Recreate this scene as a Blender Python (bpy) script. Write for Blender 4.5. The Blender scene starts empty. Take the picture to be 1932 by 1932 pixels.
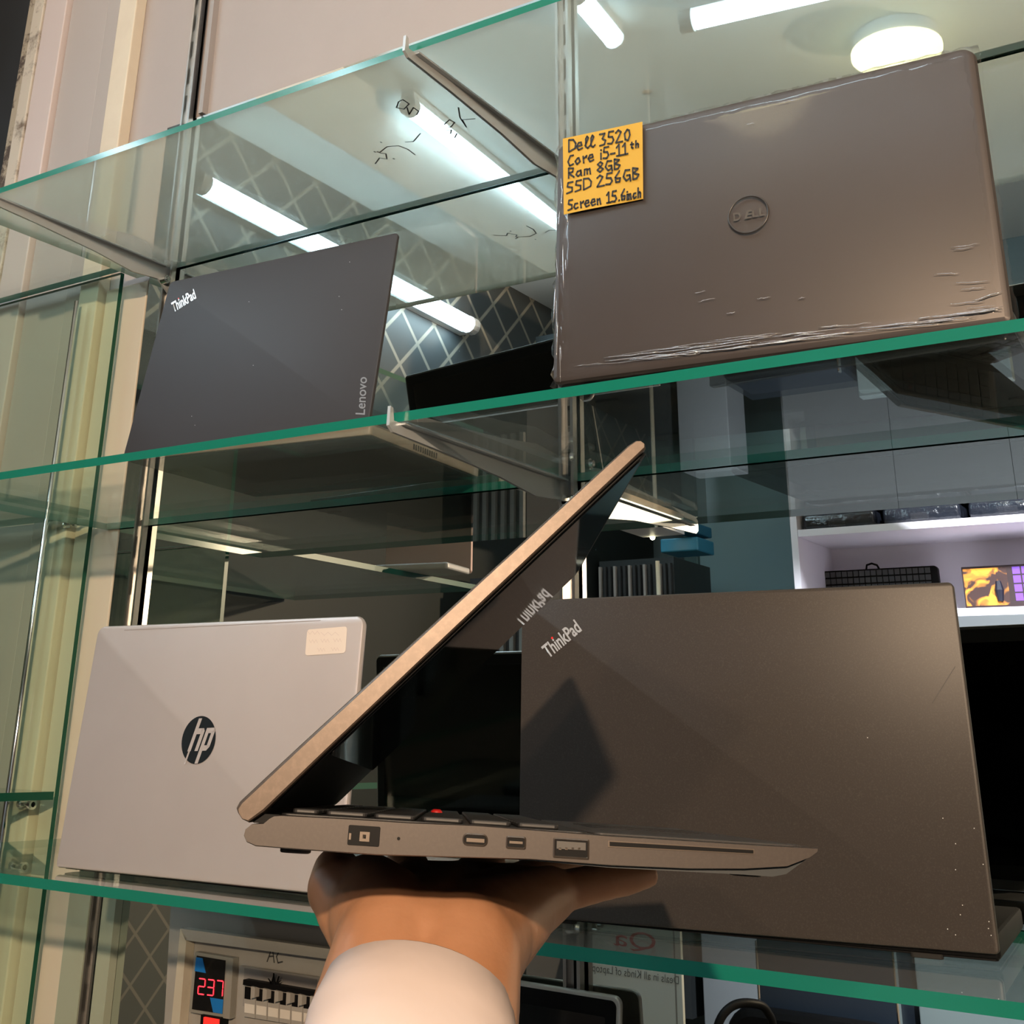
import bpy, bmesh, math, random
from mathutils import Vector, Matrix
random.seed(7)
R = math.radians
scn = bpy.context.scene
COL = scn.collection

# ------------------------------------------------------------------ camera
ZO = 1.5                                   # eye height above the floor
F_PX, PPX, PPY = 2313.113, 859.775, 501.840
CAM = Vector((0.0, -1.190581, ZO))
RT = Vector((0.8259603, 0.56331353, 0.02162071))
UP = Vector((0.184245, -0.30599926, 0.93403331))
FW = Vector((-0.53276952, 0.76749093, 0.35653094))
cd = bpy.data.cameras.new('camera'); camera = bpy.data.objects.new('camera', cd); COL.objects.link(camera)
camera.matrix_world = Matrix(((RT.x, UP.x, -FW.x, CAM.x), (RT.y, UP.y, -FW.y, CAM.y), (RT.z, UP.z, -FW.z, CAM.z), (0, 0, 0, 1)))
cd.sensor_width = 36; cd.lens = 36 * F_PX / 1932
cd.shift_x = (966 - PPX) / 1932; cd.shift_y = (PPY - 966) / 1932
cd.clip_start = 0.02
scn.camera = camera
scn.view_settings.view_transform = 'Standard'; scn.view_settings.look = 'None'
scn.view_settings.gamma = 1; scn.view_settings.use_curve_mapping = False
scn.view_settings.exposure = 0.25
scn.cycles.max_bounces = 14; scn.cycles.transparent_max_bounces = 40
scn.cycles.glossy_bounces = 8; scn.cycles.diffuse_bounces = 4; scn.cycles.transmission_bounces = 8
scn.cycles.caustics_reflective = False; scn.cycles.caustics_refractive = False
scn.cycles.sample_clamp_indirect = 6
world = bpy.data.worlds.new('world'); scn.world = world; world.use_nodes = True
world.node_tree.nodes['Background'].inputs[0].default_value = (0.55, 0.62, 0.7, 1)
world.node_tree.nodes['Background'].inputs[1].default_value = 0.05
def lamp(name, kind, loc, energy, color, size=.05, target=None, sx=None, sy=None, spot=None):
    l = bpy.data.lights.new(name, kind); l.energy = energy; l.color = color
    if kind == 'AREA':
        l.shape = 'RECTANGLE'; l.size = sx; l.size_y = sy
    else: l.shadow_soft_size = size
    if kind == 'SPOT': l.spot_size = R(spot or 60); l.spot_blend = .6
    o = bpy.data.objects.new(name, l); COL.objects.link(o); o.location = loc
    if target is not None: o.rotation_euler = (Vector(target) - Vector(loc)).to_track_quat('-Z', 'Y').to_euler()
    return o
WARM = (1.0, .735, .50); COOL = (.72, .88, 1.0)
L1 = Vector((.93, -2.8, 2.27)); L2 = Vector((.43, -2.8, 2.07)); L3 = Vector((-.6, -1.51, 3.06))
lamp('spot_light_warm', 'SPOT', L1, 300, WARM, .03, target=(-.75, -.2, 1.72), spot=108)
lamp('spot_light_warm_low', 'SPOT', L2, 36, WARM, .03, target=(-.75, -.2, 1.72), spot=108)
L4 = Vector((-.25, -1.15, 2.85)); lamp('cabinet_fill_light', 'SPOT', L4, 430, (.92, .90, 1.0), .05, target=(-.68, -2.55, 1.42), spot=52)  # added fill lamp, brightens the white cabinet
lamp('downlight_glow', 'POINT', L3 - Vector((0, 0, .15)), 2, (1, .82, .5), .10)

# ------------------------------------------------------------------ pixel rays of the photograph -> points of the place
def ray(px, py): return FW + RT * ((px - PPX) / F_PX) - UP * ((py - PPY) / F_PX)
def at(px, py, axis, val):
    d = ray(px, py); return CAM + d * ((val - CAM[axis]) / d[axis])
def atY(px, py, Y): return at(px, py, 1, Y)
def seen(px, py, Yv):                       # a point seen in the mirror, given how far behind the glass its image stands
    p = at(px, py, 1, Yv); return Vector((p.x, -p.y, p.z))
def onplane(px, py, o, n):
    d = ray(px, py); return CAM + d * ((Vector(o) - CAM).dot(n) / d.dot(n))

# ------------------------------------------------------------------ materials
MATS = {}
def S(c): return tuple(((x / 255) / 12.92 if x <= 10 else ((x / 255 + .055) / 1.055) ** 2.4) for x in c) + (1,)
def mat(name, color, rough=.5, metal=0., spec=.5, coat=0., bump=None, speck=None, emit=None, alpha=None):
    m = bpy.data.materials.new(name); m.use_nodes = True; nt = m.node_tree; b = nt.nodes['Principled BSDF']
    c = color if len(color) == 4 else tuple(color) + (1,)
    b.inputs['Base Color'].default_value = c; b.inputs['Roughness'].default_value = rough
    b.inputs['Metallic'].default_value = metal; b.inputs['Specular IOR Level'].default_value = spec
    b.inputs['Coat Weight'].default_value = coat; b.inputs['Coat Roughness'].default_value = .08
    if emit:
        b.inputs['Emission Color'].default_value = tuple(emit[0]) + (1,); b.inputs['Emission Strength'].default_value = emit[1]
    if bump or speck: tc = nt.nodes.new('ShaderNodeTexCoord')
    if bump:                                # (scale, strength, distance)
        n = nt.nodes.new('ShaderNodeTexNoise'); n.inputs['Scale'].default_value = bump[0]; n.inputs['Detail'].default_value = 4
        k = nt.nodes.new('ShaderNodeBump'); k.inputs['Strength'].default_value = bump[1]; k.inputs['Distance'].default_value = bump[2]
        nt.links.new(tc.outputs['Object'], n.inputs['Vector']); nt.links.new(n.outputs['Fac'], k.inputs['Height']); nt.links.new(k.outputs['Normal'], b.inputs['Normal'])
    if speck:                               # (scale, other colour, lo, hi)
        n = nt.nodes.new('ShaderNodeTexNoise'); n.inputs['Scale'].default_value = speck[0]; n.inputs['Detail'].default_value = 6; n.inputs['Roughness'].default_value = .7
        r = nt.nodes.new('ShaderNodeValToRGB'); r.color_ramp.elements[0].position = speck[2]; r.color_ramp.elements[1].position = speck[3]
        r.color_ramp.elements[0].color = c; r.color_ramp.elements[1].color = tuple(speck[1][:3]) + (1,)
        nt.links.new(tc.outputs['Object'], n.inputs['Vector']); nt.links.new(n.outputs['Fac'], r.inputs['Fac']); nt.links.new(r.outputs['Color'], b.inputs['Base Color'])
    MATS[name] = m; return m
def glass_mat(name, tint, dust, dustcol, trans=.5, bump=None, gloss=1.0, f0=.04, grough=.0):
    """thin clear sheet: tinted see-through, a Fresnel mirror coat and a film of dust"""
    m = bpy.data.materials.new(name); m.use_nodes = True; nt = m.node_tree; nt.nodes.clear(); N = nt.nodes.new; L = nt.links.new
    out = N('ShaderNodeOutputMaterial'); tr = N('ShaderNodeBsdfTransparent'); tr.inputs[0].default_value = tuple(tint) + (1,)
    di = N('ShaderNodeBsdfDiffuse'); di.inputs[0].default_value = tuple(dustcol) + (1,)
    tl = N('ShaderNodeBsdfTranslucent'); tl.inputs[0].default_value = tuple(dustcol) + (1,)
    d2 = N('ShaderNodeMixShader'); d2.inputs[0].default_value = trans; L(di.outputs[0], d2.inputs[1]); L(tl.outputs[0], d2.inputs[2])
    tc = N('ShaderNodeTexCoord'); no = N('ShaderNodeTexNoise'); no.inputs['Scale'].default_value = 3; no.inputs['Detail'].default_value = 2
    L(tc.outputs['Object'], no.inputs['Vector'])
    mr = N('ShaderNodeMapRange'); mr.inputs[1].default_value = .1; mr.inputs[2].default_value = .9; mr.inputs[3].default_value = dust * .8; mr.inputs[4].default_value = dust * 1.2
    L(no.outputs['Fac'], mr.inputs[0])
    m1 = N('ShaderNodeMixShader'); L(mr.outputs[0], m1.inputs[0]); L(tr.outputs[0], m1.inputs[1]); L(d2.outputs[0], m1.inputs[2])
    lw = N('ShaderNodeLayerWeight'); lw.inputs['Blend'].default_value = .5
    pw = N('ShaderNodeMath'); pw.operation = 'POWER'; L(lw.outputs['Facing'], pw.inputs[0]); pw.inputs[1].default_value = 5
    ma = N('ShaderNodeMath'); ma.operation = 'MULTIPLY_ADD'; L(pw.outputs[0], ma.inputs[0]); ma.inputs[1].default_value = (1 - f0) * gloss; ma.inputs[2].default_value = f0 * gloss
    gl = N('ShaderNodeBsdfGlossy'); gl.inputs['Roughness'].default_value = grough; gl.inputs[0].default_value = (1, 1, 1, 1)
    if bump:
        n = N('ShaderNodeTexNoise'); n.inputs['Scale'].default_value = bump[0]; n.inputs['Detail'].default_value = 3; n.inputs['Distortion'].default_value = 1.5
        mp = N('ShaderNodeMapping'); mp.inputs['Scale'].default_value = bump[3]; L(tc.outputs['Object'], mp.inputs[0]); L(mp.outputs[0], n.inputs['Vector'])
        k = N('ShaderNodeBump'); k.inputs['Strength'].default_value = bump[1]; k.inputs['Distance'].default_value = bump[2]
        L(n.outputs['Fac'], k.inputs['Height']); L(k.outputs['Normal'], gl.inputs['Normal']); L(k.outputs['Normal'], lw.inputs['Normal'])
    m2 = N('ShaderNodeMixShader'); L(ma.outputs[0], m2.inputs[0]); L(m1.outputs[0], m2.inputs[1]); L(gl.outputs[0], m2.inputs[2])
    L(m2.outputs[0], out.inputs[0]); MATS[name] = m; return m
def emis(name, col, s):
    m = bpy.data.materials.new(name); m.use_nodes = True; nt = m.node_tree; nt.nodes.clear()
    o = nt.nodes.new('ShaderNodeOutputMaterial'); e = nt.nodes.new('ShaderNodeEmission'); e.inputs[0].default_value = tuple(col) + (1,); e.inputs[1].default_value = s
    nt.links.new(e.outputs[0], o.inputs[0]); MATS[name] = m; return m

GLASS = glass_mat('shelf_glass', (.955, .985, .97), .045, (.72, .80, .72), .6)
PANE = glass_mat('pane_glass', (.93, .985, .94), .02, (.7, .8, .7), .5)
EDGE = mat('glass_edge_green', (.008, .165, .115), .16, spec=.5)
EDGED = mat('glass_edge_dark_green', (.006, .075, .045), .35, spec=.3)
MIRROR = mat('mirror_silver', (.80, .86, .83), .0, 1.0)
PINK = mat('cream_wall_panel', (.40, .350, .328), .55, speck=(3, (.43, .375, .352), .35, .7))
BOARD = mat('grey_board', (.44, .39, .365), .6)
POST = mat('cream_paint', (.72, .63, .50), .45, speck=(6, (.66, .57, .45), .45, .75))
WHITE = mat('white_paint', (.72, .72, .72), .5)
CEIL = mat('ceiling_white', (.74, .77, .76), .7, speck=(1.5, (.70, .73, .72), .2, .9))
DARK = mat('doorway_shade', (.02, .022, .025), .6)
WEATHER = mat('weathered_paint', (.58, .52, .44), .7, speck=(18, (.16, .12, .09), .52, .68))
ALU = mat('brushed_aluminium', (.62, .60, .57), .28, 1.0)
CHROME = mat('chrome', (.85, .85, .84), .08, 1.0)
STEEL = mat('bracket_steel', (.50, .53, .55), .3, .35)
BLACK = mat('black_plastic', (.004, .004, .0045), .5, spec=.12)
BLACKG = mat('black_gloss', (.004, .004, .005), .03, spec=.6)
RUBBER = mat('black_rubber', (.01, .01, .01), .8)

# ------------------------------------------------------------------ mesh helpers
def link(name, bm, m, parent=None, smooth=False):
    me = bpy.data.meshes.new(name); bm.normal_update(); bm.to_mesh(me); bm.free()
    for x in (m if isinstance(m, (list, tuple)) else [m]): me.materials.append(x)
    if smooth:
        for p in me.polygons: p.use_smooth = True
    o = bpy.data.objects.new(name, me); COL.objects.link(o)
    if parent: o.parent = parent
    return o
def smooth_by_angle(o, deg=35):
    me = o.data
    for p in me.polygons: p.use_smooth = True
    me.set_sharp_from_angle(angle=R(deg)); return o
def tag(o, label=None, cat=None, group=None, kind=None):
    if label: o['label'] = label
    if cat: o['category'] = cat
    if group: o['group'] = group
    if kind: o['kind'] = kind
    return o
def empty(name, loc=(0, 0, 0), rz=0., mw=None):
    o = bpy.data.objects.new(name, None); COL.objects.link(o); o.empty_display_size = .05
    if mw is not None: o.matrix_world = mw
    else: o.location = loc; o.rotation_euler = (0, 0, rz)
    return o
def BM(): return bmesh.new()
def box(bm, lo, hi, f=None, bev=0.):
    lo = Vector(lo); hi = Vector(hi); vs = []
    t = BM() if bev else bm
    for i in range(8):
        p = Vector((hi.x if i & 1 else lo.x, hi.y if i & 2 else lo.y, hi.z if i & 4 else lo.z)); vs.append(t.verts.new(p))
    for q in ((0, 2, 3, 1), (4, 5, 7, 6), (0, 1, 5, 4), (2, 6, 7, 3), (0, 4, 6, 2), (1, 3, 7, 5)): t.faces.new([vs[k] for k in q])
    if bev:
        bmesh.ops.bevel(t, geom=t.edges[:], offset=bev, segments=2, profile=.5, affect='EDGES'); merge(bm, t, f); return bm
    if f:
        for v in vs: v.co = f(v.co)
    return bm
def merge(bm, t, f=None):
    mp = {}
    for v in t.verts: mp[v] = bm.verts.new(f(v.co) if f else v.co)
    for fc in t.faces:
        try: bm.faces.new([mp[v] for v in fc.verts])
        except ValueError: pass
    t.free()
def loft(bm, rings, cap=True):
    vr = [[bm.verts.new(p) for p in r] for r in rings]; n = len(vr[0])
    for a, b in zip(vr, vr[1:]):
        for i in range(n): bm.faces.new((a[i], a[(i + 1) % n], b[(i + 1) % n], b[i]))
    if cap: bm.faces.new(vr[0][::-1]); bm.faces.new(vr[-1])
    return bm
def rr(w, h, r, inset=0., seg=6, corners=(1, 1, 1, 1)):
    """rounded rectangle from (0,0) to (w,h); corners BL BR TR TL"""
    pts = []; x0, y0, x1, y1 = inset, inset, w - inset, h - inset
    for (cx, cy, a0, c) in ((x0, y0, 180, corners[0]), (x1, y0, 270, corners[1]), (x1, y1, 0, corners[2]), (x0, y1, 90, corners[3])):
        q = max(r * c - inset, .0004); ox = cx + q if cx == x0 else cx - q; oy = cy + q if cy == y0 else cy - q
        for k in range(seg + 1):
            a = R(a0 + 90 * k / seg); pts.append((ox + q * math.cos(a), oy + q * math.sin(a)))
    return pts
def rslab(bm, w, h, r, t0, t1, bev, f, corners=(1, 1, 1, 1), seg=6):
    """rounded slab, thickness t0..t1 with rolled edges; f maps (u,v,w) to a point"""
    rings = []
    for k in range(4):
        a = R(90 * k / 3); rings.append([f(u, v, t0 + bev * (1 - math.sin(a))) for u, v in rr(w, h, r, bev * (1 - math.cos(a)) if 0 else bev * (1 - math.sin(a)), seg, corners)])
    r2 = []
    for k in range(4):
        a = R(90 * k / 3); r2.append([f(u, v, t1 - bev * (1 - math.cos(a))) for u, v in rr(w, h, r, bev * (1 - math.cos(a)), seg, corners)])
    rings = [[f(u, v, t0) for u, v in rr(w, h, r, bev, seg, corners)], [f(u, v, t0 + bev * .3) for u, v in rr(w, h, r, bev * .3, seg, corners)], [f(u, v, t0 + bev) for u, v in rr(w, h, r, 0, seg, corners)],
             [f(u, v, t1 - bev) for u, v in rr(w, h, r, 0, seg, corners)], [f(u, v, t1 - bev * .3) for u, v in rr(w, h, r, bev * .3, seg, corners)], [f(u, v, t1) for u, v in rr(w, h, r, bev, seg, corners)]]
    return loft(bm, rings)
def tube(bm, path, rad, n=10):
    path = [Vector(p) for p in path]; rad = rad if isinstance(rad, (list, tuple)) else [rad] * len(path); rings = []
    prev = None
    for i, p in enumerate(path):
        d = (path[min(i + 1, len(path) - 1)] - path[max(i - 1, 0)]).normalized()
        if prev is None:
            x = d.orthogonal().normalized()
        else: x = (prev - d * prev.dot(d)).normalized()
        prev = x; y = d.cross(x)
        rings.append([p + (x * math.cos(2 * math.pi * k / n) + y * math.sin(2 * math.pi * k / n)) * rad[i] for k in range(n)])
    return loft(bm, rings)
def soft(pts, n=6):
    P_ = [Vector(p) for p in pts]; out = []
    for i in range(len(P_) - 1):
        a, b, c, d = P_[max(i - 1, 0)], P_[i], P_[i + 1], P_[min(i + 2, len(P_) - 1)]
        for k in range(n):
            t = k / n; out.append(.5 * ((2 * b) + (c - a) * t + (2 * a - 5 * b + 4 * c - d) * t * t + (3 * b - a - 3 * c + d) * t ** 3))
    return out + [P_[-1]]
def prism(bm, poly, f0, f1):
    return loft(bm, [[f0(*p) for p in poly], [f1(*p) for p in poly]])
FONT_CACHE = {}
def text_bm(s, bold=0., shear=0.):
    c = bpy.data.curves.new('t', 'FONT'); c.body = s; c.offset = bold; c.shear = shear; c.resolution_u = 6
    o = bpy.data.objects.new('t', c); COL.objects.link(o); dg = bpy.context.evaluated_depsgraph_get(); dg.update()
    me = bpy.data.meshes.new_from_object(o.evaluated_get(dg)); bm = BM(); bm.from_mesh(me)
    bpy.data.objects.remove(o); bpy.data.curves.remove(c); bpy.data.meshes.remove(me); return bm
def write(name, s, m, parent, p0, xv, yv, bold=0., shear=0., keep=None):
    """set text so that its box runs from p0 along xv and yv (full vectors)"""
    bm = text_bm(s, bold, shear); xs = [v.co.x for v in bm.verts]; ys = [v.co.y for v in bm.verts]
    x0, x1, y0, y1 = min(xs), max(xs), min(ys), max(ys); p0, xv, yv = Vector(p0), Vector(xv), Vector(yv)
    for v in bm.verts: v.co = p0 + xv * ((v.co.x - x0) / (x1 - x0)) + yv * ((v.co.y - y0) / (y1 - y0))
    return link(name, bm, m, parent)
# hand lettering: pen strokes in a unit box
G = {'D': [[(0, 0), (0, 1), (.35, .95), (.55, .6), (.5, .2), (0, 0)]], 'e': [[(0, .3), (.4, .35), (.35, .6), (.15, .6), (0, .3), (.15, 0), (.45, .1)]],
     'l': [[(.05, .25), (.3, .85), (.2, 1), (.1, .8), (.1, .15), (.25, 0), (.4, .15)]], '3': [[(0, .95), (.4, .95), (.2, .55), (.45, .35), (.35, .05), (0, 0)]],
     '5': [[(.45, 1), (.1, 1), (.05, .6), (.35, .55), (.45, .25), (.3, 0), (0, .05)]], '2': [[(0, .8), (.2, 1), (.4, .8), (.0, 0), (.5, 0)]],
     '0': [[(.25, .9), (.05, .6), (.1, .1), (.3, 0), (.45, .4), (.4, .8), (.25, .9)]], 'C': [[(.45, .9), (.2, .9), (0, .4), (.15, 0), (.45, .1)]],
     'o': [[(.2, .55), (0, .3), (.15, 0), (.4, .2), (.3, .55), (.2, .55)]], 'r': [[(.05, .6), (.1, 0)], [(.1, .4), (.35, .6), (.3, .45)]],
     'i': [[(.1, .55), (.1, 0)], [(.1, .85), (.12, .8)]], '-': [[(0, .3), (.35, .3)]], '1': [[(0, .75), (.2, 1), (.2, 0)], [(.0, 0), (.4, 0)]],
     't': [[(.15, .9), (.15, .1), (.3, 0)], [(0, .6), (.35, .6)]], 'h': [[(.05, 1), (.05, 0)], [(.05, .4), (.25, .55), (.35, .4), (.35, 0)]],
     'R': [[(.05, 0), (.05, 1), (.4, .9), (.35, .55), (.05, .5), (.45, 0)]], 'a': [[(.35, .55), (.1, .5), (0, .2), (.15, 0), (.35, .2), (.35, .55), (.4, 0)]],
     'm': [[(0, 0), (.02, .55), (.2, .55), (.22, .05)], [(.22, .45), (.4, .55), (.45, 0)]], '8': [[(.25, .5), (.05, .8), (.25, 1), (.42, .8), (.25, .5), (.02, .25), (.22, 0), (.45, .25), (.25, .5)]],
     'G': [[(.45, .9), (.15, .95), (0, .4), (.2, 0), (.45, .15), (.45, .45), (.25, .45)], [(.45, .45), (.5, -.1)]], 'B': [[(.05, 0), (.05, 1), (.4, .85), (.1, .55), (.45, .3), (.3, .0), (.05, 0)]],
     'S': [[(.45, .95), (.1, .95), (.05, .6), (.4, .45), (.4, .1), (0, 0)]], '6': [[(.35, 1), (.05, .5), (.1, .05), (.35, .05), (.4, .35), (.1, .4)]],
     's': [[(.35, .55), (.1, .5), (.3, .25), (.05, 0)]], 'c': [[(.35, .5), (.1, .5), (0, .2), (.15, 0), (.4, .1)]], 'n': [[(.02, .55), (.05, 0)], [(.05, .4), (.25, .55), (.35, 0)]],
     '.': [[(.08, .0), (.12, .05)]], 'A': [[(0, 0), (.25, 1), (.5, 0)], [(.1, .35), (.42, .4)]], '_': [[(0, .3), (.35, .32)]], ' ': []}
ADV = {' ': .35, 'i': .28, '.': .28, 'm': .6, 'r': .48, 'l': .42, '-': .5, '1': .5}
def ribbon(bm, pts, wid, nrm):
    pts = [Vector(p) for p in pts]
    for a, b in zip(pts, pts[1:]):
        d = b - a
        if d.length < 1e-6: continue
        s = nrm.cross(d.normalized()) * wid * .5; e = d.normalized() * wid * .25
        bm.faces.new([bm.verts.new(p) for p in (a - e - s, b + e - s, b + e + s, a - e + s)])
    for p in pts:
        x = nrm.orthogonal().normalized(); y = nrm.cross(x)
        bm.faces.new([bm.verts.new(p + (x * math.cos(k * math.pi / 3) + y * math.sin(k * math.pi / 3)) * wid * .5) for k in range(6)])
def handwrite(bm, s, p0, xv, hv, wid):
    """p0 start of the base line, xv the whole line as a vector, hv the letter height as a vector"""
    p0, xv, hv = Vector(p0), Vector(xv), Vector(hv); tot = sum(ADV.get(c, .62) for c in s); nrm = xv.cross(hv).normalized(); x = 0
    for c in s:
        for st in G[c]:
            ribbon(bm, [p0 + xv * ((x + a) / tot) + hv * b for a, b in st], wid, nrm)
        x += ADV.get(c, .62)

# ------------------------------------------------------------------ the room
XL, XR, YF, ZC = -2.0, 2.2, -3.0, 3.1
zS = [.65325 + ZO, .26792 + ZO, -.14404 + ZO]
YFR = -.3226                                   # front line of the shelves
def struct(name, bm, m, smooth=False): return tag(link(name, bm, m, None, smooth), kind='structure')
FLOORM = mat('floor_tile', (.38, .36, .33), .35, speck=(6, (.32, .30, .28), .4, .7))
WALLF = mat('front_wall_paint', (.10, .14, .15), .6, speck=(2, (.13, .17, .18), .4, .7))
WALLR = mat('side_wall_paint', (.45, .42, .38), .6)
struct('floor', box(BM(), (XL - .1, YF - .1, -.1), (XR + .1, .2, 0)), FLOORM)
struct('ceiling', box(BM(), (XL - .1, YF - .1, ZC), (XR + .1, .2, ZC + .1)), CEIL)
def quilt(k=6.3, lc=(.24, .22, .18, 1), dc=(.045, .052, .055, 1)):
    m = bpy.data.materials.new('quilted_wall'); m.use_nodes = True; nt = m.node_tree; b = nt.nodes['Principled BSDF']; N = nt.nodes.new; L = nt.links.new
    tc = N('ShaderNodeTexCoord'); sp = N('ShaderNodeSeparateXYZ'); L(tc.outputs['Object'], sp.inputs[0])
    fr = []
    for sg in (1, -1):
        a = N('ShaderNodeMath'); a.operation = 'MULTIPLY_ADD'; L(sp.outputs['Z'], a.inputs[0]); a.inputs[1].default_value = sg * k
        bb = N('ShaderNodeMath'); bb.operation = 'MULTIPLY'; L(sp.outputs['Y'], bb.inputs[0]); bb.inputs[1].default_value = k; L(bb.outputs[0], a.inputs[2])
        n = N('ShaderNodeMath'); n.operation = 'FRACT'; L(a.outputs[0], n.inputs[0])
        c = N('ShaderNodeMath'); c.operation = 'SUBTRACT'; L(n.outputs[0], c.inputs[0]); c.inputs[1].default_value = .5
        d = N('ShaderNodeMath'); d.operation = 'ABSOLUTE'; L(c.outputs[0], d.inputs[0]); fr.append(d)
    mn = N('ShaderNodeMath'); mn.operation = 'MINIMUM'; L(fr[0].outputs[0], mn.inputs[0]); L(fr[1].outputs[0], mn.inputs[1])
    r = N('ShaderNodeValToRGB'); r.color_ramp.elements[0].position = .035; r.color_ramp.elements[1].position = .06
    r.color_ramp.elements[0].color = lc; r.color_ramp.elements[1].color = dc
    L(mn.outputs[0], r.inputs[0]); L(r.outputs[0], b.inputs['Base Color']); b.inputs['Roughness'].default_value = .6; return m
struct('wall_left', box(BM(), (XL - .1, YF, 0), (XL, .2, ZC)), quilt())
struct('trim_11', box(BM(), (XL, -2.95, at(300, 1560, 0, XL).z), (XL + .03, -.03, at(760, 800, 0, XL).z)), mat('added_dark_board', (.013, .016, .015), .5, spec=.2))  # second board in this row: added to darken the mirrored wall
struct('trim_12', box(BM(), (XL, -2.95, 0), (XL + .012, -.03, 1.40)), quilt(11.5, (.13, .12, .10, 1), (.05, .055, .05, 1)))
struct('wall_right', box(BM(), (XR, YF, 0), (XR + .1, .2, ZC)), WALLR)
struct('wall_front', box(BM(), (XL, YF - .1, 0), (XR, YF, ZC)), WALLF)
ZM = .905 + ZO                                 # top of the mirror
struct('wall_back', box(BM(), (XL, .008, 0), (XR, .1, ZC)), PINK)
# pale boards and post on the wall left of the mirror, white cornice on the left wall
def board(n, x0, x1, y0, z0, z1, m): struct('trim_%d' % n, box(BM(), (x0, y0, z0), (x1, .008, z1), bev=.002), m)
board(1, -1.700, -1.594, -.001, .9, ZC, BOARD)
board(2, -1.765, -1.702, -.012, .0, ZC, mat('pinkish_white_paint', (.62, .53, .51), .45))
board(3, -1.545, -1.500, -.015, .0, ZC, POST)
board(4, -1.592, -1.547, -.004, .0, ZC, mat('grey_recess', (.42, .375, .35), .6))
board(5, -1.497, -1.402, -.001, .0, zS[0] - .01, mat('beige_board', (.66, .58, .46), .55))
board(6, -1.797, -1.767, -.015, zS[0] - .2, ZC, WEATHER)
board(7, -1.818, -1.799, -.012, zS[0] - .2, ZC, mat('peeling_frame', (.40, .34, .26), .8, speck=(25, (.08, .06, .05), .5, .6)))
struct('door_1', box(BM(), (-2.0, -.002, zS[0] - .2), (-1.820, .008, ZC)), DARK)  # flat slab coloured dark as the unlit inside of the doorway
board(13, -1.99, -1.767, -.010, .0, zS[0] - .201, MATS['beige_board'])
struct('trim_8', box(BM(), (XL, YF, 2.87), (-1.83, .0, 3.1)), mat('white_cornice', (.78, .76, .74), .5))
struct('trim_9', box(BM(), (-1.327, -.004, ZM + .004), (-1.318, .008, ZC)), mat('joint_grey', (.35, .32, .31), .5))

# mirror sheets between the uprights
X1, X2 = -1.347, -.6627
def mirror(x0, x1, label):
    o = link('mirror_panel', box(BM(), (x0, 0, .75), (x1, .006, ZM)), MIRROR); tag(o, label, 'mirror', 'mirror sheets behind the glass shelves')
mirror(-1.400, X1 - .001, 'narrow strip of mirror left of the left slotted upright')
mirror(X1 + .001, X2 - .001, 'wide mirror sheet between the two slotted uprights, behind the shelves')
mirror(X2 + .001, .35, 'wide mirror sheet right of the right slotted upright, behind the large black laptop')

# slotted uprights
def upright(x, label):
    t = empty('slotted_upright', (x, 0, .8)); tag(t, label, 'upright', 'shelf uprights')
    bm = BM()
    for s in (-1, 1): box(bm, (s * .0075 - .0018, -.013, 0), (s * .0075 + .0018, -.0002, 1.95))
    box(bm, (-.0093, -.004, 0), (.0093, -.0002, 1.95)); link('channel', bm, ALU, t)
    for k in range(38):
        if k < 12 or k > 16: link('slot', box(BM(), (-.0022, -.0044, .02 + k * .05), (.0022, -.0038, .05 + k * .05)), BLACK, t)
upright(X1, 'slotted aluminium upright at the left end of the mirror, beside the silver laptop')
upright(X2, 'slotted aluminium upright at the middle of the mirror, left of the large black laptop')

# glass shelves
def slab_mesh(name, x0, x1, y0, y1, z0, z1, edge):
    bm = box(BM(), (x0, y0, z0), (x1, y1, z1)); bm.faces.ensure_lookup_table(); bm.normal_update()
    for f in bm.faces: f.material_index = 0 if abs(f.normal.z) > .5 else 1
    return link(name, bm, [GLASS, edge])
T = .009
GLASSD = glass_mat('dusty_shelf_glass', (.95, .985, .97), .42, (.80, .80, .70), .75, gloss=2.0)
def shelf(z, label, x0=-1.425, x1=.35, t=T, g=None):
    o = slab_mesh('glass_shelf', x0, x1, YFR, -.004, z - t / 2, z + t / 2, EDGE)
    if g: o.data.materials[0] = g
    tag(o, label, 'shelf', 'long glass shelves'); return o
SH1 = shelf(zS[0], 'topmost long glass shelf with pen scribbles, above the laptops', t=.008, g=GLASSD)
SH2 = shelf(zS[1], 'middle long glass shelf carrying the dark grey and the plastic-wrapped laptop')
SH3 = shelf(zS[2], 'lowest long glass shelf carrying the silver and the large black laptop')
# scribbles of marker on the top shelf
nz = Vector((0, 0, -1)); MARK = mat('marker_ink', (.05, .05, .05), .5)
def scr(pts, w=.0017):
    bm = BM(); ribbon(bm, [at(x, y, 2, zS[0] - .0046) for x, y in pts], w, nz); link('pen_stroke', bm, MARK, SH1)
scr([(752, 192), (748, 203), (762, 206), (772, 196), (760, 188), (752, 192)]); scr([(768, 203), (772, 216), (780, 203), (790, 210), (786, 217)])
scr([(838, 235), (848, 226), (858, 231), (850, 240), (840, 240)]); scr([(865, 203), (868, 222), (880, 240), (872, 226), (896, 224)]); scr([(838, 246), (852, 245), (850, 252), (862, 252), (858, 260)])
scr([(765, 268), (780, 267), (793, 252)]); scr([(708, 309), (716, 298), (730, 300), (728, 290), (718, 289)]); scr([(716, 288), (730, 277), (752, 275), (770, 282), (783, 292)])
for q in ((718, 268), (742, 299), (706, 286), (712, 286)): scr([q, (q[0] + 2, q[1] + 1)], .002)
scr([(920, 451), (935, 453), (948, 445), (946, 452), (962, 458), (985, 450), (984, 440), (976, 436)]); scr([(1008, 447), (1022, 445), (1036, 446)])
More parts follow.
